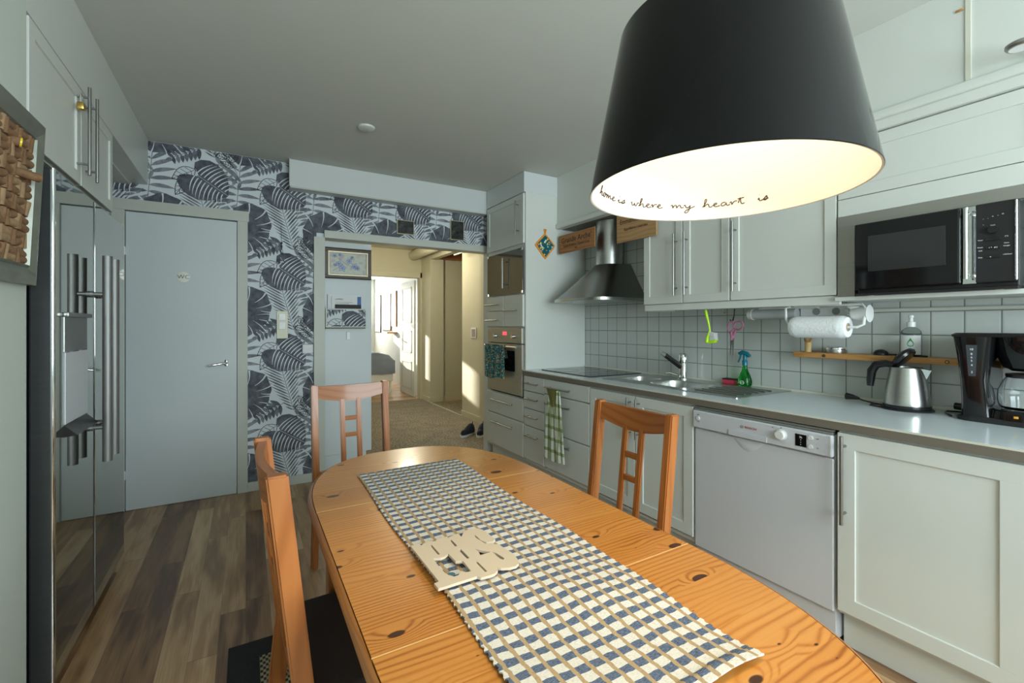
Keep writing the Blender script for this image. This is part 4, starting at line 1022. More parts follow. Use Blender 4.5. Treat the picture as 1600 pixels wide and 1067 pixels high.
sp = thing('spot_light', 'small round spotlight on a bracket at the ceiling cornice', 'lamp', (2.25, .44, 2.19))
MB().lathe([(0, 0), (.036, 0), (.040, .005), (.040, .014), (.030, .020), (0, .020)], (2.235, .445, 2.198), 36).build('head', M['handle'], sp)
MB().lathe([(0, -.001), (.031, -.001)], (2.235, .445, 2.198), 36).build('lens', M['paper'], sp)
MB().tube([(2.24, .44, 2.218), (2.29, .425, 2.222), (2.345, .42, 2.20)], .009, 10).build('bracket', M['whitep'], sp)

# things under the wall cabinets
t = thing('under_cabinet_light', 'round white light tube under the wall cupboards', 'lamp', (2.5, 1.36, 1.30))
MB() .cyl((2.50, 1.30, 1.333), (2.50, 1.545, 1.333), .0285, None, 28).build('tube', plain('grey_tube', (.42, .45, .45), .5), t)
MB().cyl((2.50, 1.535, 1.333), (2.50, 1.562, 1.333), .032, .027, 28).build('end_cap', M['whitep'], t)
B(2.49, 2.52, 1.2, 1.5, 1.358, 1.369).build('mount', M['whitep'], t)
t = thing('socket_strip', 'white double socket strip under the wall cupboards', 'socket', (2.56, 1.2, 1.31))
B(2.53, XW - .001, 1.08, 1.30, 1.318, 1.366, .004).build('housing', M['whitep'], t)
for y in (1.22, 1.13): MB().cyl((2.5285, y, 1.341), (2.532, y, 1.341), .018, None, 24).build('outlet', plain('grey_outlet', (.30, .31, .28), .5), t)
t = thing('plug_adapter', 'white round plug adapter at the end of the kitchen roll', 'adapter', (2.47, .985, 1.29))
MB().cyl((2.47, 1.035, 1.325), (2.47, .965, 1.325), .024, .040, 28).build('cup', M['whitep'], t)
MB().tube([(2.47, 1.03, 1.325), (2.48, 1.06, 1.34), (2.52, 1.075, 1.345)], .010, 10).build('neck', M['whitep'], t)
pr = thing('kitchen_roll', 'white kitchen paper roll hanging under the wall cupboard', 'paper roll', (2.43, 1.15, 1.206))
def rollp(u, v):
    a = 2 * PI * u; r = .054 * (1 + .006 * math.sin(5 * a)); e = min(1, min(v, 1 - v) * 12 + .86); return (2.43 + r * e * math.cos(a), 1.035 + .250 * v, 1.262 + r * e * math.sin(a))
mb = MB().grid(rollp, 48, 14, closed_u=True)
for v in (0, 1):
    ro = [rollp(i / 48, v) for i in range(48)]; ri = [(2.43 + .02 * math.cos(2 * PI * i / 48), ro[0][1], 1.262 + .02 * math.sin(2 * PI * i / 48)) for i in range(48)]
    for i in range(48): mb.poly([ro[i], ro[(i + 1) % 48], ri[(i + 1) % 48], ri[i]])
mb.build('paper', M['towelpaper'], pr)
MB().cyl((2.43, 1.036, 1.262), (2.43, 1.284, 1.262), .02, None, 24).build('cardboard_core', plain('cardboard', (.35, .27, .18), .8), pr)
MB().tube([(2.45, 1.305, 1.369), (2.44, 1.325, 1.360), (2.43, 1.318, 1.30), (2.43, 1.30, 1.262), (2.43, 1.0, 1.262), (2.435, .975, 1.275), (2.445, .972, 1.35), (2.46, .99, 1.368), (2.46, 1.29, 1.372)], .0065, 12).build('roll_holder', M['whitep'], None, 'white wire holder carrying the kitchen paper roll', 'holder')
MB().cyl((2.635, -.2, 1.343), (2.635, 1.09, 1.343), .009, None, 14).build('wall_rail', M['casing'], None, 'thin white rail along the tiles under the microwave', 'rail')
# dish brush
b = thing('dish_brush', 'lime green dish brush hanging under the wall cupboards', 'brush', (2.44, 1.77, 1.16))
MB().tube([(2.42, 1.79, 1.366), (2.43, 1.79, 1.33), (2.44, 1.783, 1.28), (2.44, 1.775, 1.235)], [.008, .009, .006, .005], 12).build('handle', M['greenplastic'], b)
mb = MB().tube([(2.44, 1.775, 1.24), (2.44, 1.79, 1.20), (2.44, 1.795, 1.168)], [.006, .010, .012], 12).prism([(2.435, 1.80, 1.175), (2.435, 1.735, 1.185), (2.435, 1.75, 1.165), (2.435, 1.79, 1.158)], (.03, 0, 0)); mb.build('head', M['greenplastic'], b)
mb = MB()
for i in range(7):
    for j in range(3): mb.cyl((2.436 + j * .012, 1.783 - i * .001 - .004, 1.228 - i * .0075), (2.436 + j * .012, 1.740 - i * .0005, 1.222 - i * .006), .0030, None, 6)
mb.build('bristles', M['textwhite'], b)
s = thing('scissors', 'mauve-handled kitchen scissors hanging from a black hook', 'scissors', (2.45, 1.62, 1.10))
mb = MB()
for (cy, cz, ry, rz, tl) in ((1.643, 1.262, .017, .034, .25), (1.595, 1.270, .028, .024, -.5)):
    mb.tube([(2.45, cy + ry * math.cos(a * PI / 12) * math.cos(tl) - rz * math.sin(a * PI / 12) * math.sin(tl), cz + ry * math.cos(a * PI / 12) * math.sin(tl) + rz * math.sin(a * PI / 12) * math.cos(tl)) for a in range(24)], .0055, 8, closed=True)
mb.tube([(2.45, 1.64, 1.232), (2.45, 1.635, 1.205), (2.45, 1.640, 1.185)], [.008, .011, .008], 10).tube([(2.452, 1.612, 1.245), (2.452, 1.63, 1.21), (2.452, 1.632, 1.19)], [.007, .010, .007], 10)
mb.build('handles', M['pink'], s)
for (y0, y1) in ((1.640, 1.647), (1.630, 1.630)): MB().prism([(2.449, y0 + .007, 1.195), (2.449, y0 - .007, 1.195), (2.449, y1 - .002, 1.095), (2.449, y1 + .001, 1.093)], (.003, 0, 0)).build('blade', M['steel'], s)
MB().tube([(2.45, 1.62, 1.368), (2.45, 1.622, 1.33), (2.45, 1.630, 1.30), (2.45, 1.642, 1.290), (2.45, 1.648, 1.305)], .0035, 8).build('hook', M['black'], None, 'black hook under the wall cupboards holding the scissors', 'hook')
MB().tube([(2.45, 1.695, 1.368), (2.45, 1.695, 1.352), (2.45, 1.685, 1.344), (2.45, 1.675, 1.352)], .0028, 8).build('hook', M['chrome'], None, 'small empty metal hook between the dish brush and the scissors', 'hook')

# wooden wall shelf and its things
sh = thing('wall_shelf', 'narrow orange-brown wooden shelf screwed to the tiles', 'shelf', (2.6, .55, 1.1))
B(2.562, XW - .001, -.2, 1.352, 1.101, 1.129, .003).build('board', M['shelfwood'], sh)
for y in (1.20, .725): MB().cyl((2.563, y, 1.115), (2.5605, y, 1.115), .0075, None, 16).cyl((2.561, y, 1.115), (2.5595, y, 1.115), .004, None, 12, 1).build('screw', [M['textdark'], M['brass']], sh)
w = thing('bamboo_whisk', 'bamboo tea whisk standing on the wooden shelf', 'whisk', (2.60, 1.295, 1.129))
MB().lathe([(0, 0), (.0155, 0), (.0150, .02), (.0160, .045), (.014, .052)], (2.60, 1.295, 1.129), 24).build('handle', M['bamboo'], w)
mb = MB()
for i in range(26): a = i * 2 * PI / 26; mb.tube([(2.60 + .013 * math.cos(a), 1.295 + .013 * math.sin(a), 1.18), (2.60 + .018 * math.cos(a), 1.295 + .018 * math.sin(a), 1.195), (2.60 + .021 * math.cos(a), 1.295 + .021 * math.sin(a), 1.222)], [.0017, .0012, .0006], 5)
mb.build('tines', M['shelfwood'], w)
w = thing('metal_tin', 'flat round metal tin with lid on the wooden shelf', 'tin', (2.61, 1.165, 1.129))
MB().lathe([(0, 0), (.044, 0), (.045, .003), (.045, .018), (0, .018)], (2.612, 1.165, 1.1295), 40).build('body', M['steel'], w)
MB().lathe([(.047, 0), (.048, .003), (.047, .010), (.040, .015), (.030, .013), (0, .013)], (2.612, 1.165, 1.146), 40).build('lid', M['chrome'], w)
w = thing('black_ladle', 'black ladle lying on the wooden shelf behind the kettle', 'ladle', (2.61, .96, 1.129))
MB().lathe([(.030, 0), (.029, .010), (.022, .020), (.010, .026), (0, .027)], (2.61, .975, 1.130), 28).build('bowl', M['black'], w)
MB().tube([(2.605, .955, 1.134), (2.60, .91, 1.134), (2.60, .80, 1.133)], [.004, .004, .004], 8).build('handle', M['black'], w)
w = thing('soap_bottle', 'clear pump soap bottle with a green drop label on the shelf', 'bottle', (2.605, .862, 1.129))
MB().lathe([(0, 0), (.036, 0), (.038, .004), (.038, .100), (.034, .116), (.022, .128), (.014, .132), (.014, .138)], (2.612, .862, 1.1295), 36, sx=1).build('bottle_body', M['bottle'], w)
MB().lathe([(.016, 0), (.016, .022), (.008, .024), (.007, .040), (.010, .042), (.010, .052), (0, .053)], (2.612, .862, 1.264), 28).build('pump', M['whitep'], w)
def lab(u, v): a = PI + (u - .5) * 2.2 + .25; return (2.612 + .0385 * math.cos(a), .862 + .0385 * math.sin(a), 1.140 + .085 * v)
MB().grid(lab, 16, 2).build('label', M['paper'], w, recalc=False)
a0 = PI + .25
def onb(dy, dz): a = a0 + dy / .0385; return (2.612 + .0391 * math.cos(a), .862 + .0391 * math.sin(a), 1.190 + dz)
mb = MB().poly([onb(-x * 1.5, z * 1.5) for x, z in [(0, .017), (.003, .010), (.007, .003), (.008, -.003), (.0055, -.008), (0, -.010), (-.0055, -.008), (-.008, -.003), (-.007, .003), (-.003, .010)]])
mb.build('drop_print', plain('leaf_green', (.02, .30, .05), .5), w, recalc=False)

# ------------------------------------------------------------------ kettle
KX, KY = 2.515, .845
k = thing('kettle', 'steel kettle with black handle and open lid on the worktop', 'kettle', (KX, KY, .9))
MB().lathe([(0, .014), (.080, .014), (.0815, .022), (.080, .035), (.074, .085), (.066, .135), (.0585, .176), (.057, .180), (.054, .181), (.054, .172), (.064, .12), (.074, .04)], (KX, KY, .905), 56).build('body', M['steel'], k)
MB().lathe([(.0815, 0), (.0825, .004), (.0825, .014), (0, .014)], (KX, KY, .909), 48).build('foot', M['black'], k)
MB().lathe([(0, 0), (.090, 0), (.092, .004), (.086, .008), (0, .008)], (KX, KY, .9005), 48).build('power_base', M['blackmatte'], k)
MB().prism([(KX - .020, KY - .045, 1.082), (KX + .020, KY - .045, 1.082), (KX + .014, KY - .080, 1.078), (KX - .014, KY - .080, 1.078)], (0, 0, .002)).prism([(KX - .020, KY - .052, 1.083), (KX, KY - .084, 1.078), (KX, KY - .064, 1.032)], (.0015, 0, 0)).prism([(KX + .020, KY - .052, 1.083), (KX, KY - .084, 1.078), (KX, KY - .064, 1.032)], (.0015, 0, 0)).build('spout', M['chrome'], k)
MB().tube([(KX, KY + .040, 1.090), (KX, KY + .075, 1.098), (KX, KY + .112, 1.090), (KX, KY + .130, 1.060), (KX, KY + .134, 1.02), (KX, KY + .136, .990)], [.012, .016, .018, .018, .016, .013], 16).build('handle', M['black'], k)
Tl = Matrix.Translation((KX, KY + .042, 1.088)) @ Matrix.Rotation(math.radians(-52), 4, 'X')
MB().lathe([(0, .022), (.030, .020), (.048, .012), (.053, 0), (.048, -.010), (.030, -.012), (0, -.012)], (0, -.054, 0), 36, T=Matrix.Translation((KX, KY + .045, 1.085)) @ Matrix.Rotation(math.radians(-50), 4, 'X')).build('lid', M['black'], k)
MB().tube([(KX + .01, KY + .08, .905), (KX + .03, KY + .13, .905), (KX + .03, KY + .175, .912), (KX + .035, KY + .20, .918)], .0032, 8).tube([(KX - .05, KY + .075, .904), (KX - .03, KY + .125, .904), (KX + .01, KY + .135, .904), (KX + .04, KY + .09, .904)], .003, 8).build('cord', M['black'], k)
MB().tube([(KX + .035, KY + .195, .918), (KX + .038, KY + .225, .922), (KX + .040, KY + .25, .922)], [.006, .013, .017], 14).build('plug', M['black'], k)
# ------------------------------------------------------------------ coffee maker
cm = thing('coffee_maker', 'black filter coffee maker with glass jug at the worktop end', 'coffee maker', (2.51, .52, .9))
def loft(mb, secs, n=20, mi=0):
    R_ = []
    for (x0, x1, y0, y1, z, r) in secs: R_.append([mb.bm.verts.new((x, y, z)) for x, y in rrect(x0, x1, y0, y1, r, 5)])
    m = len(R_[0])
    for a, b2 in zip(R_, R_[1:]):
        for i in range(m): mb._f([a[i], a[(i + 1) % m], b2[(i + 1) % m], b2[i]], mi)
    mb._f(R_[0][::-1], mi); mb._f(R_[-1], mi); return mb
loft(MB(), [(2.415, 2.600, .330, .665, .9005, .05), (2.413, 2.602, .328, .667, .912, .05), (2.42, 2.598, .335, .655, .920, .05)]).build('foot_plate', M['blackmatte'], cm)
loft(MB(), [(2.425, 2.595, .560, .650, .918, .025), (2.425, 2.595, .566, .650, .99, .025), (2.420, 2.60, .570, .652, 1.06, .025), (2.415, 2.605, .562, .660, 1.15, .025), (2.412, 2.608, .552, .672, 1.228, .028)]).build('water_tank', M['blackgloss'], cm)
loft(MB(), [(2.412, 2.610, .34, .676, 1.226, .03), (2.410, 2.612, .338, .678, 1.234, .03), (2.42, 2.60, .35, .668, 1.241, .03)]).build('lid', M['black'], cm)
MB().lathe([(0, 0), (.050, 0), (.070, .012), (.088, .06), (.097, .11), (.099, .127), (0, .127)], (2.508, .478, 1.100), 44).build('filter_basket', M['blackgloss'], cm)
loft(MB(), [(2.418, 2.598, .36, .575, .918, .05), (2.420, 2.597, .365, .572, .950, .05), (2.425, 2.593, .37, .568, .955, .05)]).build('hot_plate', M['blackgloss'], cm)
B(2.4165, 2.4195, .490, .502, .930, .938, .001).build('power_light', plain('amber_switch', (.7, .35, .03), .3), cm)
JC = (2.503, .484, .957)
jug = MB().lathe([(0, .002), (.066, .002), (.074, .010), (.079, .035), (.077, .07), (.064, .105), (.054, .120), (.0525, .120), (.062, .104), (.075, .07), (.077, .035), (.072, .012), (0, .005)], JC, 48).build('glass_jug', M['glass'], cm)
MB().lathe([(.055, 0), (.057, .004), (.057, .014), (.03, .018), (0, .018)], (JC[0], JC[1], 1.075), 36).build('jug_lid', M['black'], jug)
MB().tube([(2.48, JC[1] - .055, 1.085), (2.475, JC[1] - .09, 1.07), (2.475, JC[1] - .098, 1.03), (2.48, JC[1] - .078, .985)], [.008, .010, .010, .007], 12).build('jug_handle', M['black'], jug)
mb = MB()
for i_ in range(8):
    a_ = PI + .45; z_ = 1.0 + i_ * .008; mb.tube([(JC[0] + .0800 * math.cos(a_ - .08), JC[1] + .0800 * math.sin(a_ - .08), z_), (JC[0] + .0800 * math.cos(a_ + .04), JC[1] + .0800 * math.sin(a_ + .04), z_)], .0008, 5)
mb.build('jug_scale', M['textwhite'], jug)
MB().prism([(2.4125, .628, 1.195), (2.4125, .596, 1.195), (2.4195, .602, 1.075), (2.4195, .622, 1.075)], (-.0025, 0, 0)).build('gauge_window', plain('grey_gauge', (.05, .06, .07), .2), cm)
mb = MB()
for i, z in enumerate((1.178, 1.160, 1.147, 1.134, 1.117, 1.090)): mb.text(('10', '8', '6', '5', '4', '2')[i], .011, TX(2.4095 + (1.19 - z) * .058, .612, z, -1))
mb.build('gauge_print', M['textwhite'], cm)
MB().tube([(2.60, .63, .904), (2.62, .68, .904), (2.59, .735, .904), (2.54, .725, .904), (2.47, .685, .904)], .0032, 8).build('cord', M['black'], cm)
mb = MB().tube([(2.61, .665, .925), (2.615, .69, .925), (2.618, .715, .926)], [.006, .015, .015], 14).cyl((2.612, .715, .928), (2.612, .735, .929), .0025, None, 8, 1).cyl((2.624, .715, .924), (2.624, .735, .924), .0025, None, 8, 1); mb.build('plug', [M['black'], M['steel']], cm)

# plaid towel on the drawer handle
tw = thing('tea_towel', 'green and white plaid tea towel hanging from the wide drawer handle', 'towel', (1.95, 2.75, .24))
mb = MB()
def tw1(u, v):
    w = .045 + .085 * v; z = .795 - .50 * v; y = 2.73 - w + 2 * w * u + .01 * math.sin(v * 4); return (1.952 - .016 * abs(math.sin(3 * PI * u)) - .012 * v * (1 - u), y, z - .02 * math.sin(PI * u) * v)
def tw2(u, v):
    w = .03 + .035 * v; z = .79 - .50 * v; y = 2.65 - .02 * v - w + 2 * w * u; return (1.944 - .014 * abs(math.sin(2 * PI * u + .6)), y, z + .01 * u)
mb.grid(tw1, 36, 20).grid(tw2, 24, 20); mb.build('cloth', M['plaid'], tw, recalc=False)
mb = MB().grid(lambda u, v: (1.936 - .006 * math.sin(PI * u), 2.655 + .14 * u * (1 - .75 * v) + .035 * v, .806 - .13 * v), 12, 8); mb.build('folded_top', M['olive'], tw, recalc=False)

# ------------------------------------------------------------------ pendant lamp
LX, LY, LZ, LR, LT, LH = .721, .505, 1.506, .225, .170, .285
lp = thing('pendant_lamp', 'large black pendant lamp shade with white inside over the table', 'lamp', (LX, LY, LZ))
MB().lathe([(LR, 0), (LR + .0008, .001), (LT + .001, LH - .004), (LT - .004, LH), (.03, LH + .001), (.03, LH - .001), (LT - .006, LH - .002), (LT - .003, LH - .006), (LR - .003, .001), (LR, 0)], (LX, LY, LZ), 128, mis=[0, 0, 0, 0, 0, 1, 1, 1, 1]).build('shade', [M['lampblack'], M['lampin']], lp, thr=30)
MB().cyl((LX, LY, LZ + LH), (LX, LY, HC - .03), .003, None, 8).build('cord', M['black'], lp)
MB().lathe([(0, 0), (.05, 0), (.05, .03), (0, .03)], (LX, LY, HC - .031), 24).build('ceiling_cup', M['black'], lp)
MB().cyl((LX, LY, LZ + LH - .06), (LX, LY, LZ + LH + .01), .022, None, 20).build('socket', M['whitep'], lp)
nb = NB('glowing_bulb'); nb.color((1, .9, .7)); nb.set(Emission_Color=(1, .80, .52, 1), Emission_Strength=5)
MB().lathe([(0, 0), (.02, .005), (.03, .025), (.028, .045), (.016, .07), (0, .07)], (LX, LY, LZ + LH - .13), 24).build('bulb', nb.m, lp)
# handwriting round the inside of the rim
GL = {'h': (.95, [[(0, .1), (.2, .6), (.42, 1.5), (.36, 1.9), (.22, 1.7), (.18, .8), (.15, 0), (.3, .55), (.5, .8), (.62, .6), (.62, .15), (.75, 0), (.95, .15)]]),
      'o': (.8, [[(.45, .85), (.2, .8), (.08, .45), (.2, .05), (.45, 0), (.62, .35), (.55, .75), (.42, .85), (.6, .7), (.8, .75)]]),
      'm': (1.35, [[(0, .6), (.15, .85), (.22, .5), (.2, 0), (.3, .5), (.48, .85), (.6, .6), (.6, 0), (.72, .5), (.9, .85), (1.02, .6), (1.05, .1), (1.35, .3)]]),
      'e': (.75, [[(0, .3), (.35, .45), (.5, .7), (.35, .9), (.15, .65), (.15, .2), (.35, 0), (.6, .1), (.75, .25)]]),
      'i': (.45, [[(0, .3), (.15, .8), (.13, .1), (.28, 0), (.45, .2)], [(.18, 1.25), (.2, 1.32)]]),
      's': (.65, [[(0, .1), (.3, .5), (.5, .95), (.52, .6), (.5, .2), (.3, 0), (.12, .1), (.3, .2), (.65, .3)]]),
      'w': (1.15, [[(0, .6), (.12, .85), (.15, .3), (.28, 0), (.45, .2), (.55, .75), (.58, .2), (.72, 0), (.88, .3), (.95, .85), (1.15, .7)]]),
      'r': (.7, [[(0, .5), (.15, .85), (.18, .4), (.18, 0), (.28, .5), (.5, .85), (.7, .75)]]),
      'y': (1.1, [[(0, .6), (.15, .85), (.2, .3), (.4, .1), (.6, .5), (.68, .85), (.6, .2), (.5, -.6), (.3, -1.0), (.1, -.9), (.15, -.5), (.6, 0), (1.1, .45)]]),
      'a': (.95, [[(.55, .75), (.3, .85), (.1, .5), (.15, .05), (.38, .05), (.6, .5), (.62, .8), (.62, .2), (.75, 0), (.95, .25)]]),
      't': (.7, [[(.1, .3), (.35, 1.7), (.32, .4), (.42, 0), (.7, .15)], [(.05, 1.15), (.65, 1.3)]])}
xh = .0098
for word, a_start, a_end in (('home', 122, 103), ('is', 100.5, 94), ('where', 89.5, 67.5), ('my', 62.5, 48.5), ('heart', 44.2, 22), ('is', 15.2, 9.8)):
    mb = MB(); tot = sum(GL[c_][0] for c_ in word); ux = 0
    for c_ in word:
        wd, st = GL[c_]
        for line in st:
            pts = []
            fine = []
            for p, q in zip(line, line[1:]):
                for t_ in (0, .5): fine.append((p[0] + (q[0] - p[0]) * t_, p[1] + (q[1] - p[1]) * t_))
            fine.append(line[-1])
            sm = [fine[0]] + [((fine[i - 1][0] + 2 * fine[i][0] + fine[i + 1][0]) / 4, (fine[i - 1][1] + 2 * fine[i][1] + fine[i + 1][1]) / 4) for i in range(1, len(fine) - 1)] + [fine[-1]]
            for (px_, py_) in sm:
                an = math.radians(a_start + (a_end - a_start) * (ux + px_) / tot); z = .0255 + py_ * xh
                r = LR - .003 + (LT - LR) * z / LH - .0008; pts.append((LX + r * math.cos(an), LY + r * math.sin(an), LZ + z))
            mb.tube(pts, .0009, 6)
        ux += wd
    mb.build('handwritten_word', M['ink'], lp, 'handwritten word %s inside the shade' % word)
# smoke detector
MB().lathe([(0, -.016), (.04, -.016), (.052, -.010), (.054, 0), (0, 0)], (.678, 3.03, HC), 40).build('smoke_detector', M['cab'], None, 'small round white disc on the ceiling', 'smoke detector', origin=(.678, 3.03, HC - .016))

# ------------------------------------------------------------------ table
tb = thing('dining_table', 'long pine dining table with rounded ends', 'table', (.55, 1.0625, 0))
TZ = .74
def tout(y, d=0):
    """half width of the top at y"""
    yc = 1.0615; a = abs(y - yc)
    if a <= .3265: return .385 - d
    t = (a - .3265) / (.545 - d); return (.385 - d) * max(0, 1 - min(1, t) ** 2.45) ** (1 / 2.45)
def section(y0, y1, d, n=40):
    ys = [y0 + (y1 - y0) * (.5 - .5 * math.cos(PI * i / n)) for i in range(n + 1)]
    return [(.55 + tout(y, d), y) for y in ys] + [(.55 - tout(y, d), y) for y in reversed(ys)]
for (y0, y1) in ((.1902 + .002, .7345), (.7365, 1.3875), (1.3895, 1.9325)):
    mb = MB(); P = section(y0, y1, .008)
    P = [p for i, p in enumerate(P) if i == 0 or (abs(p[0] - P[i - 1][0]) + abs(p[1] - P[i - 1][1])) > 1e-5]
    mb.prism([(x, y, TZ - .010) for x, y in P], (0, 0, .010)); mb.build('leaf', M['pine'], tb)
for y_ in (.7355, 1.3885): B(.172, .928, y_ - .0016, y_ + .0016, TZ - .008, TZ + .0002).build('joint_glint', plain('joint_highlight', (.72, .42, .16), .5), tb)  # pale strips colour in the light caught along the leaf joints
# moulded edge band
ring = []
n = 200; prof = [(-.006, 0), (-.001, -.002), (.004, -.008), (.006, -.016), (.003, -.026), (-.006, -.032), (-.03, -.033)]
def outline(n=240):
    pts = []
    for i in range(n):
        a = 2 * PI * i / n; c_, s_ = math.cos(a), math.sin(a); e = 2 / 2.45
        x = .385 * abs(c_) ** e * (1 if c_ > 0 else -1); y = .545 * abs(s_) ** e * (1 if s_ > 0 else -1)
        y += .3265 if s_ >= 0 else -.3265
        pts.append((.55 + x, 1.0615 + y))
    return pts
O = outline(); mb = MB(); R_ = []
for i, p in enumerate(O):
    a, b2 = O[i - 1], O[(i + 1) % len(O)]; t = Vector((b2[0] - a[0], b2[1] - a[1])).normalized(); nx, ny = t.y, -t.x
    R_.append([mb.bm.verts.new((p[0] + nx * d, p[1] + ny * d, TZ - .0008 + z)) for d, z in prof])
for i in range(len(R_)):
    A, Bv = R_[i], R_[(i + 1) % len(R_)]
    for j in range(len(prof) - 1): mb._f([A[j], A[j + 1], Bv[j + 1], Bv[j]], 0)
mb.build('edge_moulding', M['pineedge'], tb)
mb = MB(); P = [(.55 + (x - .55) * .95, 1.0615 + (y - 1.0615) * .97) for x, y in O]; mb.prism([(x, y, TZ - .030) for x, y in P], (0, 0, .019)); mb.build('underside', M['pineedge'], tb)
B(.26, .84, .50, 1.62, TZ - .11, TZ - .031).build('apron', M['pineedge'], tb)
for (x, y) in ((.25, 1.52), (.85, 1.52), (.25, .60), (.85, .60)): B(x - .03, x + .03, y - .03, y + .03, .005, TZ - .031, .006).build('leg', M['pineedge'], tb)

# runner
rn = MB()
def run(u, v):
    x = .335 + .377 * u; y = .42 + 1.235 * v; e = min(u, 1 - u)
    if e == 0: x += .0022 * math.sin(y * 375 + u * 3) * (1 if u else -1)
    z = TZ + .0035 + .0035 * math.sin(y * 21 + x * 9) * (1 - v) ** 2 + .0045 * max(0, math.sin(x * 26 + y * 8)) * (1 - v) ** 3
    if v < .02: z += .003
    return (x + .004 * math.sin(y * 9), y + .004 * math.sin(x * 14), z)
rn.grid(run, 60, 300)
r_o = rn.build('table_runner', M['runner'], None, 'blue and white checked woven runner with tan stripes on the table', 'table runner', recalc=False)
so = r_o.modifiers.new('thick', 'SOLIDIFY'); so.thickness = .0025; so.offset = 0

# cut-out letter trivet
TRV_OUT = [(0.331, 1.031), (0.352, 1.031), (0.353, 1.02), (0.364, 1.029), (0.379, 1.03), (0.39, 1.022), (0.394, 1.031), (0.423, 1.032), (0.42, 1.017), (0.423, 1.026), (0.452, 1.033), (0.451, 1.011), (0.463, 1.028), (0.477, 1.039), (0.49, 1.041), (0.505, 1.034), (0.513, 1.022), (0.515, 1.006), (0.517, 0.96), (0.508, 0.954), (0.491, 0.956), (0.484, 0.973), (0.485, 1.001), (0.483, 1.005), (0.48, 0.993), (0.486, 0.954), (0.496, 0.944), (0.512, 0.933), (0.515, 0.905), (0.519, 0.881), (0.515, 0.853), (0.508, 0.837), (0.498, 0.831), (0.483, 0.832), (0.466, 0.84), (0.46, 0.848), (0.456, 0.836), (0.445, 0.828), (0.431, 0.827), (0.413, 0.829), (0.408, 0.837), (0.324, 0.836), (0.323, 0.857), (0.334, 0.859)]
TRV_HOLES = [[(0.371, 1.01), (0.375, 1.011), (0.376, 0.96), (0.371, 0.96)], [(0.421, 1.012), (0.425, 1.013), (0.425, 0.976), (0.419, 0.976)], [(0.42, 0.959), (0.426, 0.959), (0.426, 0.912), (0.42, 0.911)], [(0.454, 0.943), (0.463, 0.93), (0.48, 0.912), (0.466, 0.911), (0.452, 0.91), (0.455, 0.924)], [(0.482, 0.91), (0.487, 0.903), (0.492, 0.871), (0.487, 0.867), (0.483, 0.875), (0.482, 0.892)], [(0.356, 0.951), (0.371, 0.944), (0.381, 0.945), (0.393, 0.953), (0.394, 0.914), (0.407, 0.908), (0.408, 0.9), (0.406, 0.861), (0.395, 0.863), (0.389, 0.872), (0.377, 0.86), (0.367, 0.86), (0.357, 0.876), (0.355, 0.915)], [(0.43, 0.891), (0.434, 0.889), (0.435, 0.843), (0.43, 0.843)]]
tv = thing('letter_trivet', 'flat beige cut-out letter trivet lying on the checked runner', 'trivet', (.44, .93, .745))
mb = MB(); zt0, zt1 = .7515, .757
plate(mb, TRV_OUT, TRV_HOLES, zt1); plate(mb, TRV_OUT, TRV_HOLES, zt0)
for L in [TRV_OUT] + TRV_HOLES:
    for i in range(len(L)):
        a, b2 = L[i], L[(i + 1) % len(L)]; mb.poly([(a[0], a[1], zt0), (b2[0], b2[1], zt0), (b2[0], b2[1], zt1), (a[0], a[1], zt1)])
mb.build('letters', M['beige'], tv, recalc=False, smooth=False)
for (x, y) in ((.37, .88), (.50, .93), (.40, 1.0), (.48, 1.0)): MB().cyl((x, y, .7455), (x, y, .7515), .008, None, 14).build('felt_foot', M['teal2'], tv)

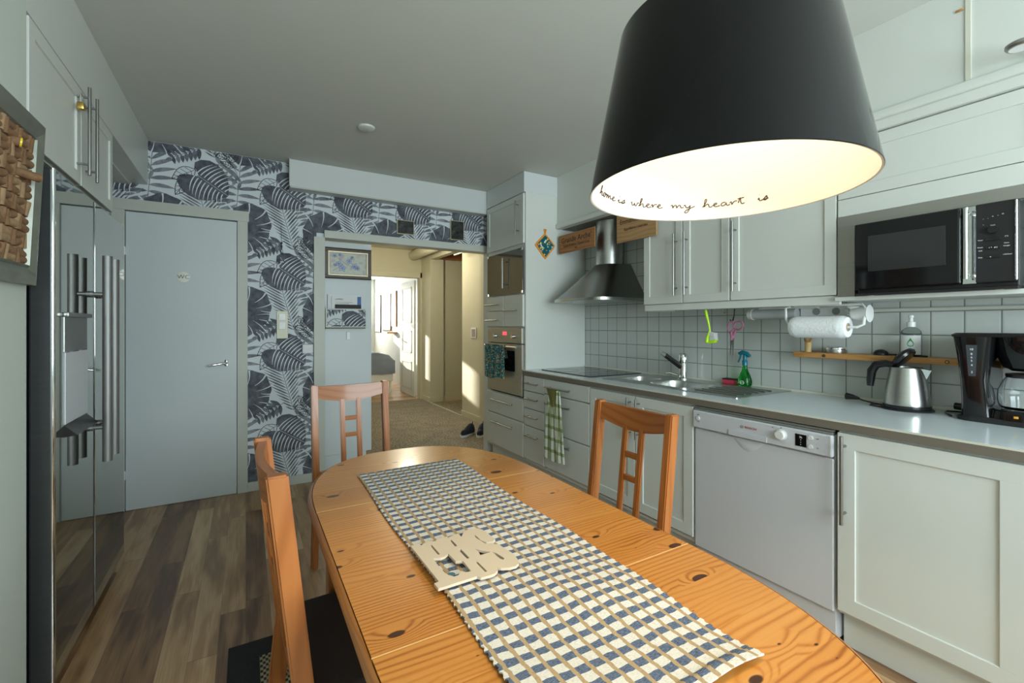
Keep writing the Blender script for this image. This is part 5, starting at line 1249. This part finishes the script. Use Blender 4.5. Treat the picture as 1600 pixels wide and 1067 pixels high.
# ------------------------------------------------------------------ chairs
def sweep_rect(mb, pts, w, d, mi=0):
    """box section w (x) by d (y) following pts"""
    rings = []
    for (x, y, z) in pts: rings.append([mb.bm.verts.new((x + a * w / 2, y + b * d / 2, z)) for a, b in ((-1, -1), (1, -1), (1, 1), (-1, 1))])
    for A, Bv in zip(rings, rings[1:]):
        for i in range(4): mb._f([A[i], A[(i + 1) % 4], Bv[(i + 1) % 4], Bv[i]], mi)
    mb._f(rings[0][::-1], mi); mb._f(rings[-1], mi)
    es = [e for e in mb.bm.edges]
    bmesh.ops.bevel(mb.bm, geom=es, offset=.004, segments=2, affect='EDGES'); return mb
def yback(z): return .200 + (z - .45) * .110 if z > .45 else .200 + (.45 - z) * .10
def make_chair(lab, z0=0.0):
    t = thing('dining_chair', lab, 'chair', (0, 0, 0), 0, None, local=True)
    for s in (-1, 1):
        pts = [(s * .1875, yback(z), z) for z in (0, .25, .45, .60, .78, .955)]
        sweep_rect(MB(), pts, .032, .042).build('rear_leg', M['chair'], t)
        sweep_rect(MB(), [(s * .1875, -.20, 0), (s * .1875, -.20, .425)], .036, .036).build('front_leg', M['chair'], t)
        B(s * .1875 - .010, s * .1875 + .010, -.19, .19, .36, .425, .002).build('seat_rail', M['pineedge'], t)
        sl = [(s * .043, yback(z) + .012, z) for z in (.50, .60, .70, .80, .875)]
        sweep_rect(MB(), sl, .026, .016).build('back_slat', M['chair'], t)
    mb = MB()
    nx = 20
    def rail(side):
        rows = []
        for i in range(nx + 1):
            u = i / nx; x = -.172 + .344 * u; b = math.sin(PI * u); yb = .018 * b; zt = .948 - .004 * b; zb_ = .885 - .027 * b
            rows.append([(x, yback(z) + yb + side * .010, z) for z in (zb_, (zb_ + zt) / 2, zt)])
        return rows
    A, Bq = rail(-1), rail(1)
    VA = [[mb.bm.verts.new(p) for p in r] for r in A]; VB = [[mb.bm.verts.new(p) for p in r] for r in Bq]
    for i in range(nx):
        for j in range(2): mb._f([VA[i][j], VA[i + 1][j], VA[i + 1][j + 1], VA[i][j + 1]], 0); mb._f([VB[i][j], VB[i][j + 1], VB[i + 1][j + 1], VB[i + 1][j]], 0)
        mb._f([VA[i][0], VB[i][0], VB[i + 1][0], VA[i + 1][0]], 0); mb._f([VA[i][2], VA[i + 1][2], VB[i + 1][2], VB[i][2]], 0)
    mb._f([VA[0][j] for j in range(3)] + [VB[0][j] for j in (2, 1, 0)], 0); mb._f([VA[nx][j] for j in range(3)] + [VB[nx][j] for j in (2, 1, 0)], 0)
    mb.build('top_rail', M['chairx'], t)
    for z in (.765, .677): B(-.031, .031, yback(z) + .006, yback(z) + .020, z - .011, z + .011, .002).build('rung', M['chairx'], t)
    B(-.172, .172, yback(.49) - .010, yback(.49) + .016, .465, .510, .003).build('lower_rail', M['chairx'], t)
    B(-.172, .172, -.212, -.190, .36, .425, .002).build('seat_rail', M['pineedge'], t)
    B(-.205, .205, -.225, .185, .425, .462, .014, seg=3).build('seat', M['cushion'], t)
    return t
ch = make_chair('brown wooden chair at the far end of the table, facing the camera')
ch.location = (.514, 2.346, 0); ch.rotation_euler = (0, 0, math.radians(4))
c2 = copy_tree(ch); c2['label'] = 'orange-brown wooden chair on the dishwasher side of the table'; c2.location = (1.048, 1.287, .0); c2.rotation_euler = (0, 0, math.radians(-90))
c3 = copy_tree(ch); c3['label'] = 'orange-brown wooden chair on the fridge side of the table, seen edge-on'; c3.location = (.302, 1.262, .0045); c3.rotation_euler = (0, 0, math.radians(92.5))
for c_, y_ in ((ch, 'dining chairs around the pine table'), (c2, 'dining chairs around the pine table'), (c3, 'dining chairs around the pine table')): c_['group'] = y_

# rug
rg = thing('rug', 'black-bordered rug with woven centre under the table', 'rug', (.55, 1.2, 0))
mb = MB(); ringslab(mb, -.058, 1.0, .35, 2.095, .0005, .0045, .045, .90, .45, 1.99); mb.build('border', M['rugblack'], rg)
B(.045, .90, .45, 1.99, .0005, .0042).build('woven_centre', M['rugwoven'], rg)

# ------------------------------------------------------------------ camera
cam = bpy.data.cameras.new('camera'); co = bpy.data.objects.new('camera', cam); col.objects.link(co)
th = math.atan(416 / 709)
co.location = (0, 0, 1.27); co.rotation_euler = (math.radians(90), 0, -th)
cam.sensor_width = 36; cam.lens = 36 * 709 / 1600; cam.shift_y = -25 / 1600; cam.clip_start = .02; cam.clip_end = 100
scene.camera = co

# ------------------------------------------------------------------ light
def area(name, loc, rot_, sx, sy, e, c):
    l = bpy.data.lights.new(name, 'AREA'); l.shape = 'RECTANGLE'; l.size = sx; l.size_y = sy; l.energy = e; l.color = c
    o = bpy.data.objects.new(name, l); col.objects.link(o); o.location = loc; o.rotation_euler = rot_; return o
def point(name, loc, e, c, r=.05):
    l = bpy.data.lights.new(name, 'POINT'); l.energy = e; l.color = c; l.shadow_soft_size = r
    o = bpy.data.objects.new(name, l); col.objects.link(o); o.location = loc; return o
area('daylight_window', (1.25, -1.70, 1.55), (math.radians(90), 0, 0), 2.05, 1.25, 114, (.83, .96, 1.0))
point('pendant_glow', (LX, LY, LZ + LH - .16), 1.15, (1, .84, .58), .035)
l_ = bpy.data.lights.new('pendant_reflector', 'SPOT'); l_.energy = 15; l_.color = (1, .76, .45); l_.shadow_soft_size = .03; l_.spot_size = math.radians(100); l_.spot_blend = .25
o_ = bpy.data.objects.new('pendant_reflector', l_); col.objects.link(o_); o_.location = (LX, LY, LZ + LH - .14)
point('hall_fill', (1.9, 6.0, 2.25), 34, (1, .92, .70), .12)  # added unseen lamp to brighten the hall, no fixture modelled
area('bedroom_window_light', (2.1, 11.58, 1.75), (math.radians(-90), 0, 0), .76, .88, 80, (1, .97, .9))
sun = bpy.data.lights.new('sun', 'SUN'); sun.energy = 20; sun.angle = math.radians(.6); sun.color = (1, .93, .78)
so_ = bpy.data.objects.new('sun', sun); col.objects.link(so_); so_.location = (1, 14, 4)
so_.rotation_euler = Vector((.2, -1, -.25)).to_track_quat('-Z', 'Y').to_euler()
w = bpy.data.worlds.new('world'); scene.world = w; w.use_nodes = True
w.node_tree.nodes['Background'].inputs[0].default_value = (.75, .88, 1, 1); w.node_tree.nodes['Background'].inputs[1].default_value = 1.0

vs = scene.view_settings; vs.view_transform = 'Standard'; vs.look = 'None'; vs.gamma = 1; vs.exposure = 0; vs.use_curve_mapping = False
